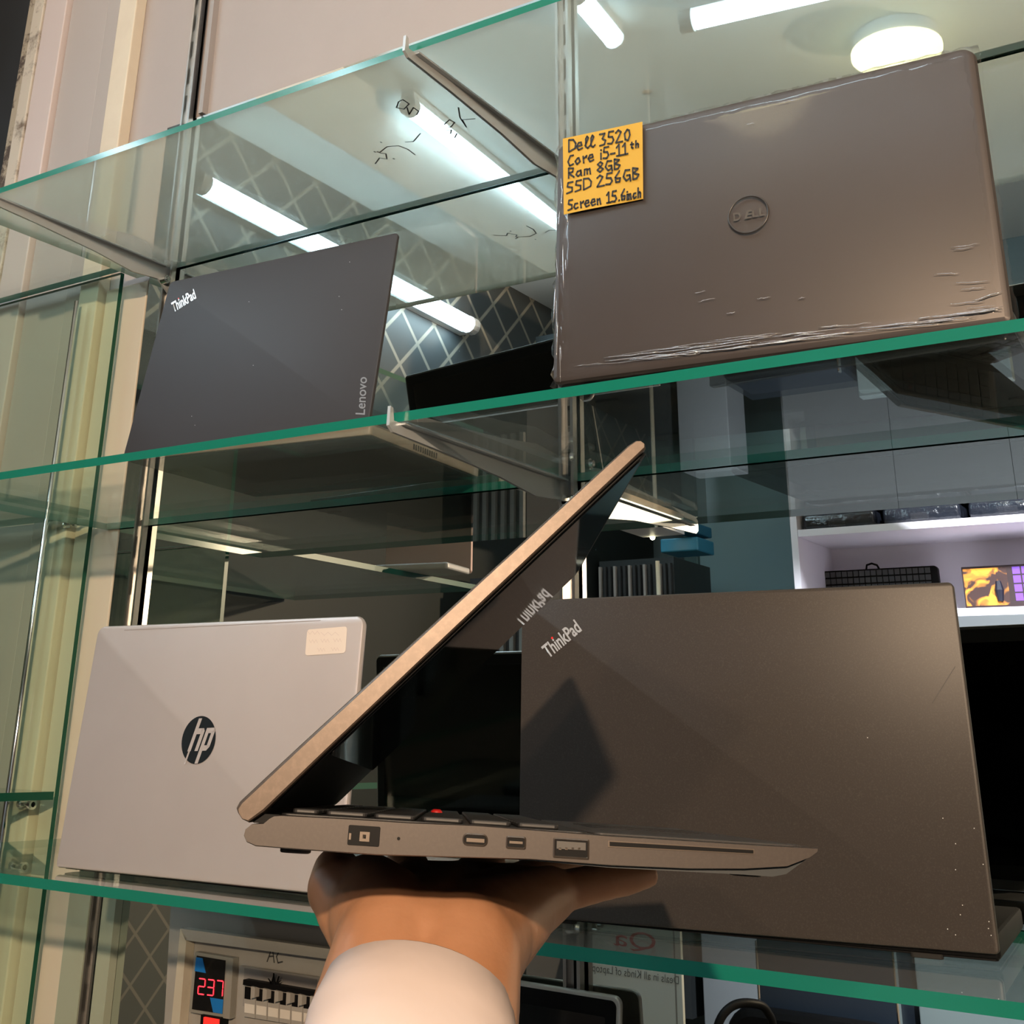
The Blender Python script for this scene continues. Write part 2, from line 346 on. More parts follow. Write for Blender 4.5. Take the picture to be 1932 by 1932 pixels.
for q in ((950, 462), (984, 461), (958, 463)): scr([q, (q[0] + 2, q[1] + 1)], .002)
p = at(1220, 176, 2, zS[0] + .004)
bm = tube(BM(), [p + Vector((-.006, 0, .0025)), p + Vector((.0, .002, .003)), p + Vector((.005, .004, .0025))], [.0022, .0026, .002], 7)
tag(link('paper_crumb', bm, mat('brown_crumb', (.35, .25, .15), .8), None, True), 'tiny brown crumb lying on the topmost glass shelf above the plastic-wrapped laptop', 'crumb')

# steel brackets hooked over the shelf fronts
def bracket(x, z, t, label):
    e = empty('shelf_bracket', (x, 0, z - t / 2)); tag(e, label, 'bracket', 'steel shelf brackets')
    prof = [(-.002, -.0005), (-.33, -.0005), (-.332, .011), (-.336, .012), (-.337, -.006), (-.33, -.011), (-.25, -.014), (-.15, -.020), (-.08, -.028), (-.03, -.024), (-.002, -.044)]
    bm = BM(); prism(bm, prof, lambda y, zz: Vector((-.0016, y, zz)), lambda y, zz: Vector((.0016, y, zz))); link('blade', bm, STEEL, e)
    bm = BM(); box(bm, (-.007, -.32, -.0025), (.007, -.02, -.0006)); link('flange', bm, STEEL, e)
    bm = BM()
    tube(bm, [(.002, -.022, -.024), (.012, -.022, -.024)], [.006, .006], 12); tube(bm, [(.012, -.022, -.024), (.016, -.022, -.024)], [.0045, .0035], 12)
    link('screw', bm, CHROME, e)
bracket(X1, zS[0], .008, 'steel bracket under the left end of the topmost glass shelf')
bracket(X2, zS[0], .008, 'steel bracket under the middle of the topmost glass shelf')
bracket(X2, zS[1], T, 'steel bracket under the middle of the middle glass shelf, above the held laptop')
bracket(X2, zS[2], T, 'steel bracket under the lowest glass shelf, behind the hand')

# left wing: glass end pane and its shelves
bm = box(BM(), (-1.95, -.026, .7), (-1.437, -.019, zS[0] + .001)); bm.normal_update()
for f in bm.faces: f.material_index = 0 if abs(f.normal.y) > .5 else 1
tag(link('glass_partition', bm, [PANE, EDGED]), 'tall clear glass pane with dark green edge, left of the mirror', 'glass partition')
vq = at(432, 1000, 0, -1.437); bm = box(BM(), (-1.95, -vq.y - .004, zS[2] + .08), (-1.436, -vq.y + .004, .277 + ZO)); bm.normal_update()
for f in bm.faces: f.material_index = 0 if abs(f.normal.y) > .5 else 1
tag(link('glass_partition', bm, [PANE, EDGED]), 'glass divider between the left wing shelves, its edge seen in the mirror', 'glass partition')
for z, l in ((.6605, 'short glass shelf of the left wing, topmost of three'), (.284, 'short glass shelf of the left wing, middle of three'), (-.088, 'short glass shelf of the left wing, lowest of three')):
    o = slab_mesh('side_shelf', -1.95, -1.437, -1.0, -.0275, z + ZO - .005, z + ZO + .005, EDGED); tag(o, l, 'shelf', 'glass shelves of the left wing')
rod = empty('chrome_rod', (-1.523, -.034, .7)); tag(rod, 'thin chrome rod in front of the cream post, behind the glass pane', 'rod')
link('shaft', tube(BM(), [(0, 0, 0), (0, 0, 1.42)], .004, 10), CHROME, rod, True)
for z in (.268, -.104):
    q = at(135, 988, 0, -1.49) if z > 0 else at(50, 1517, 0, -1.50)
    k = empty('shelf_peg', q); tag(k, 'chrome shelf peg under the %s short shelf of the left wing' % ('middle' if z > 0 else 'lowest'), 'peg', 'shelf pegs')
    link('pin', tube(BM(), [(-.012, 0, 0), (.014, 0, 0)], [.0035, .0035], 10), CHROME, k, True)
    bm = BM(); tube(bm, [(-.014, 0, 0), (-.008, 0, 0)], [.006, .006], 12); link('collar', bm, CHROME, k); bm = BM(); tube(bm, [(.008, 0, 0), (.014, 0, 0)], [.0065, .0065], 12); link('collar', bm, CHROME, k)
#@@PART2
# ------------------------------------------------------------------ laptops on the shelves
SCREEN = mat('dark_screen', (.006, .007, .008), .06, spec=.5)
KEYM = mat('key_black', (.016, .016, .017), .4)
LOGO_SILVER = mat('logo_silver', (.75, .77, .78), .25, .6)
RED = mat('logo_red', (.75, .02, .02), .4)
def laptop(name, label, p0, yaw, tilt, roll, W, H, z0, depth, thick, lid_t, r, lidm, basem, crn=(.3, .3, 1, 1), group=None, bev=.0015, lid_seg=6, feet=((.06, .94), .06)):
    """closed back to the viewer: x right, y into the shelf, hinge line at the origin"""
    t = empty(name, (p0[0], p0[1], z0), yaw); tag(t, label, 'laptop', group)
    dz = p0[2] - z0; ct, st = math.cos(tilt), math.sin(tilt); cr, sr = math.cos(roll), math.sin(roll)
    def f(u, v, w):                                   # lid coordinates -> local point (w towards the viewer)
        a = u * cr - v * sr; b = u * sr + v * cr
        return Vector((a, b * st - w * ct, dz + b * ct + w * st))
    t['_f'] = 0; del t['_f']
    lid = link('lid', rslab(BM(), W, H, r, -lid_t, 0, bev, f, crn, lid_seg), lidm, t); smooth_by_angle(lid, 40)
    scr_ = link('bezel', rslab(BM(), W - .006, H - .006, r * .6, -lid_t - .0006, -lid_t + .0004, .0002, lambda u, v, w: f(u + .003, v + .003, w)), BLACK, t)
    link('screen', rslab(BM(), W - .03, H - .042, .001, -lid_t - .0009, -lid_t - .0002, .0001, lambda u, v, w: f(u + .015, v + .026, w)), SCREEN, t)
    y0 = .006
    b = link('base', rslab(BM(), W, depth, r * .8, .003, thick, .003, lambda u, v, w: Vector((u, y0 + v, w)), (1, 1, 1, 1)), basem, t); smooth_by_angle(b, 40)
    link('bottom_cover', rslab(BM(), W - .004, depth - .004, r * .8, .0020, .0034, .0004, lambda u, v, w: Vector((u + .002, y0 + .002 + v, w))), BLACK, t)
    link('keyboard', rslab(BM(), W - .04, depth * .5, .002, thick, thick + .0014, .0005, lambda u, v, w: Vector((u + .02, y0 + .02 + v, w))), KEYM, t)
    for sx in (.12, .78):
        link('hinge', tube(BM(), [(W * sx, .012, dz + .006), (W * sx + W * .1, .012, dz + .006)], .0035, 10), BLACK, t, True)
    for sx in feet[0]:
        for sy in (feet[1], depth - .03):
            link('foot', rslab(BM(), .022, .008, .003, 0, .0034, .0006, lambda u, v, w: Vector((sx * W - .011 + u, y0 + sy - .004 + v, w))), RUBBER, t)
    M = t.matrix_basis if False else Matrix.Translation((p0[0], p0[1], z0)) @ Matrix.Rotation(yaw, 4, 'Z')
    o = M @ f(0, 0, 0); n = (M.to_3x3() @ Vector((0, -ct, st))).normalized(); Mi = M.inverted()
    def pix(px, py, lift=.0004):                      # photo pixel -> local point on the lid's back
        q = Mi @ onplane(px, py, o, n); return q + Vector((0, -ct, st)) * lift
    return t, lid, f, pix
def diag_logo(t, pix, a, b, c, m=LOGO_SILVER):
    """'ThinkPad' from pixel a to b along its base line, c the top of its first letter"""
    p0, p1, p2 = pix(*a), pix(*b), pix(*c)
    write('logo_text', 'ThinkPad', m, t, p0, p1 - p0, (p2 - p0), bold=.022)['label'] = 'silver diagonal logo lettering'
    d = p0 + (p1 - p0) * .335 + (p2 - p0) * .98; e1 = (p1 - p0).normalized(); e2 = (p2 - p0).normalized(); w = (p1 - p0).length * .026
    bm = BM(); nn = e1.cross(e2).normalized()
    bm.faces.new([bm.verts.new(d + nn * .0002 + e1 * w * math.cos(k * math.pi / 6) + e2 * w * math.sin(k * math.pi / 6)) for k in range(12)])
    link('logo_dot', bm, RED, t)['label'] = 'red dot of the logo'

zt = [z + T / 2 for z in zS]
# dark grey slim laptop, upper left
CHAR = mat('charcoal_soft', (.038, .035, .038), .5, spec=.3, speck=(2.5, (.035, .034, .038), .3, .7))
A, Alid, Af, Apix = laptop('laptop', 'dark grey slim laptop standing at the left on the middle glass shelf',
    (-1.0678, -.2912, .2769 + ZO), .1008, .221, .0272, .3206, .2324, zt[1] + .0002, .235, .016, .005, .005, CHAR, mat('charcoal_base', (.42, .36, .28), .45), group='laptops on the glass shelves')
diag_logo(A, Apix, (328, 590), (371, 563), (323, 572))
def vert_text(t, pix, s, a, b, c, m, bold=0.):
    p0, p1, p2 = pix(*a), pix(*b), pix(*c); o = write('maker_lettering', s, m, t, p0, p1 - p0, p2 - p0, bold); o['label'] = 'faint vertical lettering'
vert_text(A, Apix, 'Lenovo', (689, 783), (693, 712), (671, 782), mat('emboss_grey', (.15, .148, .155), .35), .01)
bm = BM()                                            # vents and a port on the right side of the base
for k in range(11): box(bm, (.3207, .09 + k * .0048, .0055), (.3211, .0925 + k * .0048, .0115))
link('vent', bm, BLACK, A)
link('edge_trim', box(BM(), (.3203, .012, .0142), (.3209, .225, .0152)), mat('pale_trim', (.45, .36, .28), .35, .5), A)
bm = BM()
for (x, y) in ((362, 786), (368, 803), (640, 560), (645, 585), (660, 495), (470, 570), (460, 480), (478, 690)):
    q = Apix(x, y); e = .0006; bm.faces.new([bm.verts.new(q + Vector(d) * e) for d in ((-.5, 0, 0), (.5, 0, -.4), (.6, 0, .8), (-.3, 0, 1.2))])
tag(link('dust_specks', bm, mat('lint', (.6, .6, .6), .8), A), kind='stuff')

# brownish laptop wrapped in film, upper right
BRN = mat('warm_grey_glossy', (.060, .049, .046), .42, .2, spec=.4, speck=(1.6, (.053, .046, .043), .3, .7))
B, Blid, Bf, Bpix = laptop('laptop', 'brownish grey film-wrapped laptop with yellow note on the middle shelf',
    (-.4996, -.3267, .2759 + ZO), .0628, .0641, .0008, .359, .2315, zt[1] + .0002, .232, .017, .010, .011, BRN, mat('dark_base', (.02, .02, .021), .3), crn=(.5, .5, 1, 1), group='laptops on the glass shelves', bev=.005, lid_seg=8)
# clear film: shell with crumpled rims
FILM = glass_mat('cling_film', (.985, .985, .985), .015, (.8, .8, .8), .3, gloss=.6, f0=.03, grough=.08)
NX, NY = 60, 40; bm = BM(); grid = []
for j in range(NY + 1):
    row = []
    for i in range(NX + 1):
        u = i / NX; v = j / NY; e = min(u, 1 - u, v * .8, (1 - v)); k = max(0, 1 - e / .07)
        uu = -.002 + u * .363; vv = -.001 + v * .235
        w = .0012 - .006 * k ** 3 + .0016 * k * (random.random() - .3)
        uu += (random.random() - .5) * .003 * k * (1.6 if u < .1 else .7); vv += (random.random() - .5) * .002 * k
        row.append(bm.verts.new(Bf(uu, vv, w)))
    grid.append(row)
for j in range(NY):
    for i in range(NX): bm.faces.new((grid[j][i], grid[j][i + 1], grid[j + 1][i + 1], grid[j + 1][i]))
rim = [grid[0][i] for i in range(NX + 1)] + [grid[j][NX] for j in range(1, NY + 1)] + [grid[NY][i] for i in range(NX - 1, -1, -1)] + [grid[j][0] for j in range(NY - 1, 0, -1)]
back = []
for k, v in enumerate(rim): back.append(bm.verts.new(v.co + Vector((0, .010 + .003 * random.random(), .001 * (random.random() - .5)))))
for k in range(len(rim)): bm.faces.new((rim[k], back[k], back[(k + 1) % len(rim)], rim[(k + 1) % len(rim)]))
link('plastic_film', bm, FILM, B, True)['label'] = 'clear crumpled plastic film'
bm = BM()
CRE = mat('film_crease', (.75, .74, .76), .12, .85)
def crease(x0, y0, x1, y1, w):
    n_ = 6; pts = []
    for k in range(n_ + 1):
        a = k / n_; pts.append(Bpix(x0 + (x1 - x0) * a, y0 + (y1 - y0) * a + random.uniform(-1.2, 1.2), .0030))
    tube(bm, pts, [w * (.25 + .75 * math.sin(math.pi * (k + .3) / (n_ + .6))) for k in range(n_ + 1)], 5)
for k in range(46):
    x0 = random.uniform(1080, 1860); L_ = random.uniform(20, 190); y0 = 706 - (x0 - 1050) * .128 - abs(random.gauss(0, 13)) - 4
    crease(x0, y0, min(x0 + L_, 1893), y0 - L_ * random.uniform(.08, .14), random.uniform(.0002, .0006))
for k in range(14):
    x0 = random.uniform(1050, 1076); y0 = random.uniform(330, 660); L_ = random.uniform(20, 90)
    crease(x0, y0, x0 + random.uniform(-4, 4), y0 + L_, random.uniform(.0003, .0007))
for (x0, y0, x1, y1) in ((1311, 556, 1334, 551), (1318, 573, 1352, 565), (1429, 567, 1456, 562), (1508, 566, 1522, 563), (1795, 471, 1850, 462), (1800, 474, 1840, 468), (1763, 521, 1812, 518), (1805, 536, 1870, 533), (1815, 549, 1862, 545), (1794, 576, 1860, 570), (1465, 199, 1510, 189), (1408, 239, 1426, 236), (1372, 595, 1390, 592)):
    crease(x0, y0, x1, y1, .00032)
tag(link('film_creases', bm, CRE, B, True), 'shiny creases in the film', kind='stuff')
# round maker badge
c0 = Bpix(1414, 407, .0028); ex = (Bpix(1460, 398, .0028) - c0); ey = (Bpix(1410, 365, .0028) - c0); rad = .0172
exn = ex.normalized(); nB = Vector((0, -1, 0)); eyn = (ey - exn * ey.dot(exn)).normalized()
BADGE = mat('badge_grey', (.045, .04, .037), .3, .3)
bm = BM(); NR = 40; cr_ = [[], [], [], []]
for k in range(NR):
    a = 2 * math.pi * k / NR; d = exn * math.cos(a) + eyn * math.sin(a); nn = exn.cross(eyn)
    for i, (rr_, h) in enumerate(((rad, 0), (rad - .0004, .0006), (rad - .0013, .0006), (rad - .0017, 0))): cr_[i].append(c0 + d * rr_ + nn * h)
loft(bm, cr_, cap=False); link('badge_ring', bm, BADGE, B, True)
LETM = mat('badge_line', (.15, .135, .125), .25, .6)
ol = [('D', -.0125, 0), ('E', -.0045, -14), ('L', .0032, 0), ('L', .0088, 0)]
for ch, x, tl in ol:
    p = c0 + exn * x - eyn * .0036; write('badge_letter', ch, LETM, B, p + exn * (.001 if tl else 0), exn * (.0062 if ch == 'D' else .0056 if ch == 'E' else .0048) , eyn * .0072 + exn * (.0024 if tl else 0), bold=.025)
# yellow note stuck on the film
cs = [(1067, 408), (1216, 378), (1215, 233), (1065, 265)]
P4 = [Bpix(x, y, .0034) for x, y in cs]; Mb = B.matrix_basis.copy(); Mw = Matrix.Translation(B.location) @ Matrix.Rotation(.0628, 4, 'Z'); P4 = [Mw @ p for p in P4]
NOTE = mat('yellow_paper', (.55, .33, .035, 1), .7)
bm = BM(); nz_ = (P4[1] - P4[0]).cross(P4[3] - P4[0]).normalized(); n_ = 8; lo = []; hi = []
for j in range(n_ + 1):
    for i in range(n_ + 1):
        a, b = i / n_, j / n_; q = P4[0] * (1 - a) * (1 - b) + P4[1] * a * (1 - b) + P4[2] * a * b + P4[3] * (1 - a) * b + nz_ * .0006 * math.sin(a * 5) * (1 - b)
        lo.append(bm.verts.new(q)); hi.append(bm.verts.new(q + nz_ * .00015))
for j in range(n_):
    for i in range(n_):
        k = j * (n_ + 1) + i; bm.faces.new((hi[k], hi[k + 1], hi[k + n_ + 2], hi[k + n_ + 1])); bm.faces.new((lo[k], lo[k + n_ + 1], lo[k + n_ + 2], lo[k + 1]))
note = link('sticky_note', bm, NOTE); tag(note, 'yellow handwritten price note stuck to the film-wrapped laptop', 'note')
bm = BM(); nP = P4[0]
def nline(s, a, b, h):
    q0 = onplane(700 + a[0] / 3.22, a[1] / 3.22, nP, nz_); q1 = onplane(700 + b[0] / 3.22, b[1] / 3.22, nP, nz_); q2 = onplane(700 + a[0] / 3.22, (a[1] - h) / 3.22, nP, nz_)
    handwrite(bm, s, q0 + nz_ * .0011, q1 - q0, q2 - q0, .0016)
nline('Dell 3520', (1205, 925), (1590, 850), 72); nline('Core i5-11', (1200, 1012), (1570, 935), 66); nline('th', (1580, 905), (1640, 893), 40)
nline('Ram 8GB', (1200, 1085), (1530, 1022), 60); nline('SSD 256GB', (1192, 1178), (1645, 1080), 66); nline('Screen 15.6', (1200, 1280), (1560, 1212), 62); nline('inch', (1555, 1216), (1652, 1196), 56)
link('handwriting', bm, mat('black_pen', (.012, .01, .01), .5), note)['label'] = 'black handwriting'

# silver laptop, lower left
SIL = mat('silver_matte', (.54, .495, .49), .36, .25, speck=(1.3, (.46, .42, .42), .3, .75))
Cc, Clid, Cf, Cpix = laptop('laptop', 'silver laptop with round logo at the left on the lowest shelf',
    (-1.1181, -.2727, -.1359 + ZO), .0404, .0816, .0038, .3619, .2392, zt[2] + .0002, .236, .018, .008, .010, SIL, mat('silver_base', (.42, .40, .39), .4, .3), crn=(.4, .4, 1, 1), group='laptops on the glass shelves', bev=.003)
c0 = Cpix(375, 1396, .0002); exn = (Cpix(407, 1394.5, .0002) - c0); ex_l = exn.length; exn.normalize(); ey = Cpix(375, 1351, .0002) - c0; eyn = (ey - exn * ey.dot(exn)); eyl = eyn.length; eyn.normalize(); rad = (ex_l + eyl) / 2; nn = exn.cross(eyn).normalized()
bm = BM(); bm.faces.new([bm.verts.new(c0 + (exn * math.cos(2 * math.pi * k / 48) + eyn * math.sin(2 * math.pi * k / 48)) * rad + nn * .0002) for k in range(48)])
link('logo_disc', bm, mat('logo_dark_chrome', (.035, .045, .055), .18, .6), Cc)['label'] = 'round dark logo'
bm = BM()
def L2D(pts): bm.faces.new([bm.verts.new(c0 + exn * (x * rad) + eyn * (y * rad) + nn * .0004) for x, y in pts])
sl = .36
def bar(x, y0, y1, w): L2D([(x + y0 * sl, y0), (x + w + y0 * sl, y0), (x + w + y1 * sl, y1), (x + y1 * sl, y1)])
bar(-.42, -.46, .90, .19); bar(.0, -.46, .22, .19)                  # h
L2D([(-.42 + .19 + .24 * sl, .24), (.0 + .24 * sl, .24), (.03 + .36 * sl, .36), (.10 + .44 * sl, .42), (.02 + .50 * sl, .48), (-.42 + .19 + .5 * sl, .48)])
L2D([(.0 + .2 * sl, .2), (.19 + .2 * sl, .2), (.19 + .36 * sl, .36), (.10 + .48 * sl, .48), (-.02 + .48 * sl, .48)])
bar(.27, -.98, .48, .19); bar(.62, -.30, .34, .19)                  # p
L2D([(.45 + .24 * sl, .26), (.70 + .26 * sl, .26), (.81 + .34 * sl, .34), (.70 + .48 * sl, .48), (.45 + .48 * sl, .48)])
L2D([(.45 - .46 * sl, -.46), (.68 - .46 * sl, -.46), (.81 - .30 * sl, -.30), (.70 - .22 * sl, -.24), (.45 - .24 * sl, -.24)])
bar(-.36, -1.0, -.44, .10)
link('logo_letters', bm, SIL, Cc)['label'] = 'silver italic logo letters'
q = [Cpix(576, 1237, .0002), Cpix(652, 1232, .0002), Cpix(655, 1182, .0002)]; ux = (q[1] - q[0]).normalized(); uy = (q[2] - q[1]); uy = (uy - ux * uy.dot(ux)).normalized(); nn = ux.cross(uy)
link('paper_sticker', rslab(BM(), (q[1] - q[0]).length, (q[2] - q[1]).dot(uy), .003, 0, .0002, .00005, lambda u, v, w: q[0] + ux * u + uy * v + nn * w), mat('sticker_paper', (.72, .62, .54), .6), Cc)['label'] = 'small off-white rounded sticker'
bm = BM()
for (a, b, y) in ((581, 604, 1194), (606, 640, 1196), (584, 600, 1210), (606, 622, 1209), (630, 645, 1208), (600, 614, 1226), (626, 640, 1225)):
    pts = [Cpix(a + (b - a) * k / 5, y + (3 if k % 2 else -3), .0007) for k in range(6)]; ribbon(bm, pts, .0004, nn)
link('faded_pen', bm, mat('faded_ink', (.60, .50, .45), .7), Cc)['label'] = 'faded pen writing'
bm = BM(); ribbon(bm, [Cpix(235, 1189, .0003), Cpix(420, 1180, .0003), Cpix(605, 1170.5, .0003)], .0005, nn); link('seam', bm, mat('seam_grey', (.3, .28, .28), .5), Cc)

# large black laptop, lower right
BLK = mat('black_soft_touch', (.040, .033, .0285), .40, spec=.30, speck=(900, (.066, .056, .049), .5, .75))
D, Dlid, Df, Dpix = laptop('laptop', 'large black laptop with diagonal logo, right of the held laptop on the lowest shelf',
    (-.5828, -.2421, -.1361 + ZO), .1115, .0488, .0111, .3607, .2485, zt[2] + .0002, .178, .019, .008, .004, BLK, BLACK, crn=(.8, .8, 1, 1), feet=((.10, .865), .004), group='laptops on the glass shelves')
diag_logo(D, Dpix, (1036, 1243), (1099, 1190), (1021, 1221))
bm = BM()
for (x, y) in ((1779, 1544), (1838, 1563), (1803, 1592), (1803, 1641), (1816, 1708), (1812, 1726), (1788, 1753), (1803, 1764), (1866, 1739), (1870, 1765), (1637, 1392), (1855, 1631), (1865, 1752)):
    q = Dpix(x, y); e = .0006; bm.faces.new([bm.verts.new(q + Vector(d) * e) for d in ((-.6, 0, -.3), (.5, 0, -.4), (.6, 0, .6), (-.3, 0, .7))])
tag(link('dust_specks', bm, MATS['lint'], D), kind='stuff')
bm = BM(); ribbon(bm, [Dpix(1760, 1325), Dpix(1785, 1285), Dpix(1802, 1258)], .0005, Vector((0, -1, 0))); link('scratch', bm, mat('scratch_dark', (.05, .045, .042), .5), D)

# silver-edged laptop on a shelf further down, showing its black screen
p0 = atY(800, 1826, -.014); p1 = atY(1168, 1856, -.022)
xw = (p1 - p0); Wl = xw.length; yw = math.atan2(xw.y, xw.x)
t = empty('laptop', (p0.x, p0.y - .0276, p0.z - .245), yw); tag(t, 'laptop with silver rim and black screen below the lowest shelf, beside the white sleeve', 'laptop')
fS = lambda u, v, w: Vector((u, v * .12 - w, .02 + v * .985))
link('lid', rslab(BM(), Wl, .23, .008, -.006, 0, .0015, fS), mat('bright_silver', (.62, .60, .57), .3, .4), t)
link('bezel', rslab(BM(), Wl - .008, .222, .006, 0, .0006, .0002, lambda u, v, w: fS(u + .004, v + .004, w)), BLACK, t)
link('screen', rslab(BM(), Wl - .03, .19, .002, .0006, .0010, .0001, lambda u, v, w: fS(u + .015, v + .022, w)), SCREEN, t)
link('base', rslab(BM(), Wl, .15, .008, .002, .016, .003, lambda u, v, w: Vector((u, -.15 + v, w))), MATS['silver_base'], t)
link('keyboard', rslab(BM(), Wl - .04, .09, .003, .016, .0172, .0004, lambda u, v, w: Vector((u + .02, -.10 + v, w))), KEYM, t)
zs4 = p0.z - .245
o = slab_mesh('glass_shelf', -1.425, .35, YFR, -.004, zs4 - T, zs4 - .0001, EDGE); tag(o, 'glass shelf below the picture edge, under the silver-rimmed laptop', 'shelf', 'long glass shelves')
#@@PART3
# ------------------------------------------------------------------ the laptop held up in the hand
EO = Vector((-.3604, -.8019, -.0311 + ZO))
Ea = Vector((-.567, .8225, -.0446)).normalized(); Eb = Vector((.8237, .5658, -.0361)); Eb = (Eb - Ea * Eb.dot(Ea)).normalized(); En = Eb.cross(Ea)
EM = Matrix(((Eb.x, Ea.x, En.x, EO.x), (Eb.y, Ea.y, En.y, EO.y), (Eb.z, Ea.z, En.z, EO.z), (0, 0, 0, 1)))
EI = EM.inverted()
def epix(px, py, a=0.):                               # photo pixel -> held laptop's own space on the plane at depth a
    d = ray(px, py); q = CAM + d * ((EO + Ea * a - CAM).dot(Ea) / d.dot(Ea)); return EI @ q
GUN = mat('gunmetal_paint', (.052, .042, .037), .42, .35, speck=(700, (.064, .052, .045), .45, .8))
E = empty('held_laptop', mw=EM); tag(E, 'open dark gunmetal laptop held up on a palm, seen from its port side', 'laptop')
WE = .318
side = [(459, 1577), (462, 1565), (474, 1555), (496, 1554), (507, 1544), (516, 1539), (530, 1538), (648, 1544), (773, 1552), (900, 1557), (1038, 1568), (1154, 1577), (1300, 1586), (1429, 1594), (1545, 1600), (1544, 1606), (1530, 1617), (1487, 1635), (1407, 1640), (1300, 1640), (1154, 1634), (1000, 1622), (710, 1614), (555, 1603), (481, 1597), (464, 1589)]
prof = [(q.x, q.z) for q in (epix(*p) for p in side)]
cx_ = sum(p[0] for p in prof) / len(prof); cz_ = sum(p[1] for p in prof) / len(prof)
def eoff(p, k): return (p[0] + (cx_ - p[0]) * k * .3, p[1] + (cz_ - p[1]) * k * 6)
rings = []
for a, k in ((0, .010), (.0008, .004), (.002, 0), (WE - .002, 0), (WE - .0008, .004), (WE, .010)):
    rings.append([Vector((eoff(p, k)[0], a, eoff(p, k)[1])) for p in prof])
base = link('base', loft(BM(), rings), GUN, E); smooth_by_angle(base, 30)
# dark sloping underside tray towards the front
bot = [(700, 1610), (1000, 1621), (1154, 1633), (1300, 1639), (1407, 1639), (1487, 1634), (1530, 1616), (1524, 1623), (1487, 1650), (1461, 1655), (1407, 1651), (1154, 1638), (1000, 1624)]
bp = [(q.x, q.z) for q in (epix(*p) for p in bot)]
link('bottom_cover', prism(BM(), bp, lambda x, z: Vector((x, .003, z)), lambda x, z: Vector((x, WE - .003, z))), mat('dark_bottom', (.03, .036, .04), .4), E)
for aa in (.02, WE - .03):
    for bb in (.016, .196):
        zq = -.0118 if bb < .1 else -.0098
        link('rubber_foot', rslab(BM(), .012, .012, .004, zq - .0016, zq + .001, .0006, lambda u, v, w: Vector((bb - .006 + u, aa - .006 + v, w))), RUBBER, E)
# deck, keys
def ztop(b): return .0006 if b < .19 else .0006
deck = link('keyboard_deck', rslab(BM(), .122, WE - .016, .003, .0002, .0011, .0003, lambda u, v, w: Vector((.010 + u, .008 + v, w))), mat('deck_black', (.012, .012, .013), .42), E)
for r_ in range(6):
    n_ = 14; kb = .0135 if r_ else .010; b0 = .014 + (0 if r_ == 0 else .0135 + (r_ - 1) * .0192)
    ks = [(i * (WE - .026) / n_, (WE - .026) / n_ - .0022) for i in range(n_)]
    if r_ == 5: ks = ks[:4] + [(ks[4][0], ks[8][0] + ks[8][1] - ks[4][0])] + ks[9:]
    for (a0, w_) in ks:
        hk = .0165 if r_ else .0105
        link('key', rslab(BM(), hk, w_, .0018, .0011, .0030, .0006, lambda u, v, w: Vector((b0 + u, .013 + a0 + v, w)), seg=3), KEYM, deck)
link('pointing_stick', tube(BM(), [(.0705, .168, .001), (.0705, .168, .0036), (.0705, .168, .0046)], [.0028, .0030, .0018], 14), mat('stick_red', (.45, .01, .01), .5), E, True)['label'] = 'small red pointing stick'
link('touch_pad', rslab(BM(), .062, .10, .004, .0004, .0014, .0003, lambda u, v, w: Vector((.145 + u, .115 + v, w))), mat('pad_grey', (.03, .03, .032), .25), E)
link('palm_rest', rslab(BM(), .083, WE - .02, .004, .0002, .0012, .0004, lambda u, v, w: Vector((.134 + u, .010 + v, w))), mat('palm_rest_soft', (.035, .033, .033), .35), E)
# lid
OP = R(45.7); co, so = math.cos(OP), math.sin(OP)
def ef(l, a, w): return Vector((l * co - w * so, a, l * so + w * co))       # w: outward (+) / screen side (-)
lp = [(-.0040, .0045), (-.0034, .0062), (-.001, .0071), (.03, .0071), (.10, .0062), (.2150, .0047), (.2188, .0040), (.2203, .0024), (.2206, .0), (.2194, -.0015), (.10, -.0018), (.036, -.0020), (.004, -.0024), (-.0030, -.0012), (-.0042, .0015)]
lc = (.108, .002); rings = []
for a, k in ((0, .25), (.0006, .08), (.0018, 0), (WE - .0018, 0), (WE - .0006, .08), (WE, .25)):
    rings.append([ef(l + (lc[0] - l) * k * .012, a, w + (lc[1] - w) * k) for l, w in lp])
lid = link('lid', loft(BM(), rings), mat('gunmetal_lid', (.082, .060, .046), .36, .45, speck=(300, (.108, .080, .062), .45, .7)), E); smooth_by_angle(lid, 32)
def es(u, v, w): return ef(.006 + u, .004 + v, -.0018 - w)
link('bezel', rslab(BM(), .2135, WE - .008, .004, -.0004, .0010, .0003, es), BLACK, E)
link('screen', rslab(BM(), .180, WE - .012, .003, .0010, .0016, .0002, lambda u, v, w: es(.030 + u, .002 + v, w)), BLACKG, E)
for aa in (.012, WE - .052):
    bm = BM(); tube(bm, [(-.001, aa, .0008), (-.001, aa + .04, .0008)], .0036, 12); link('hinge', bm, BLACK, E, True)
bm = BM(); box(bm, (.0, .004, -.003), (.010, WE - .004, .0004)); link('hinge_cover', bm, BLACK, E)
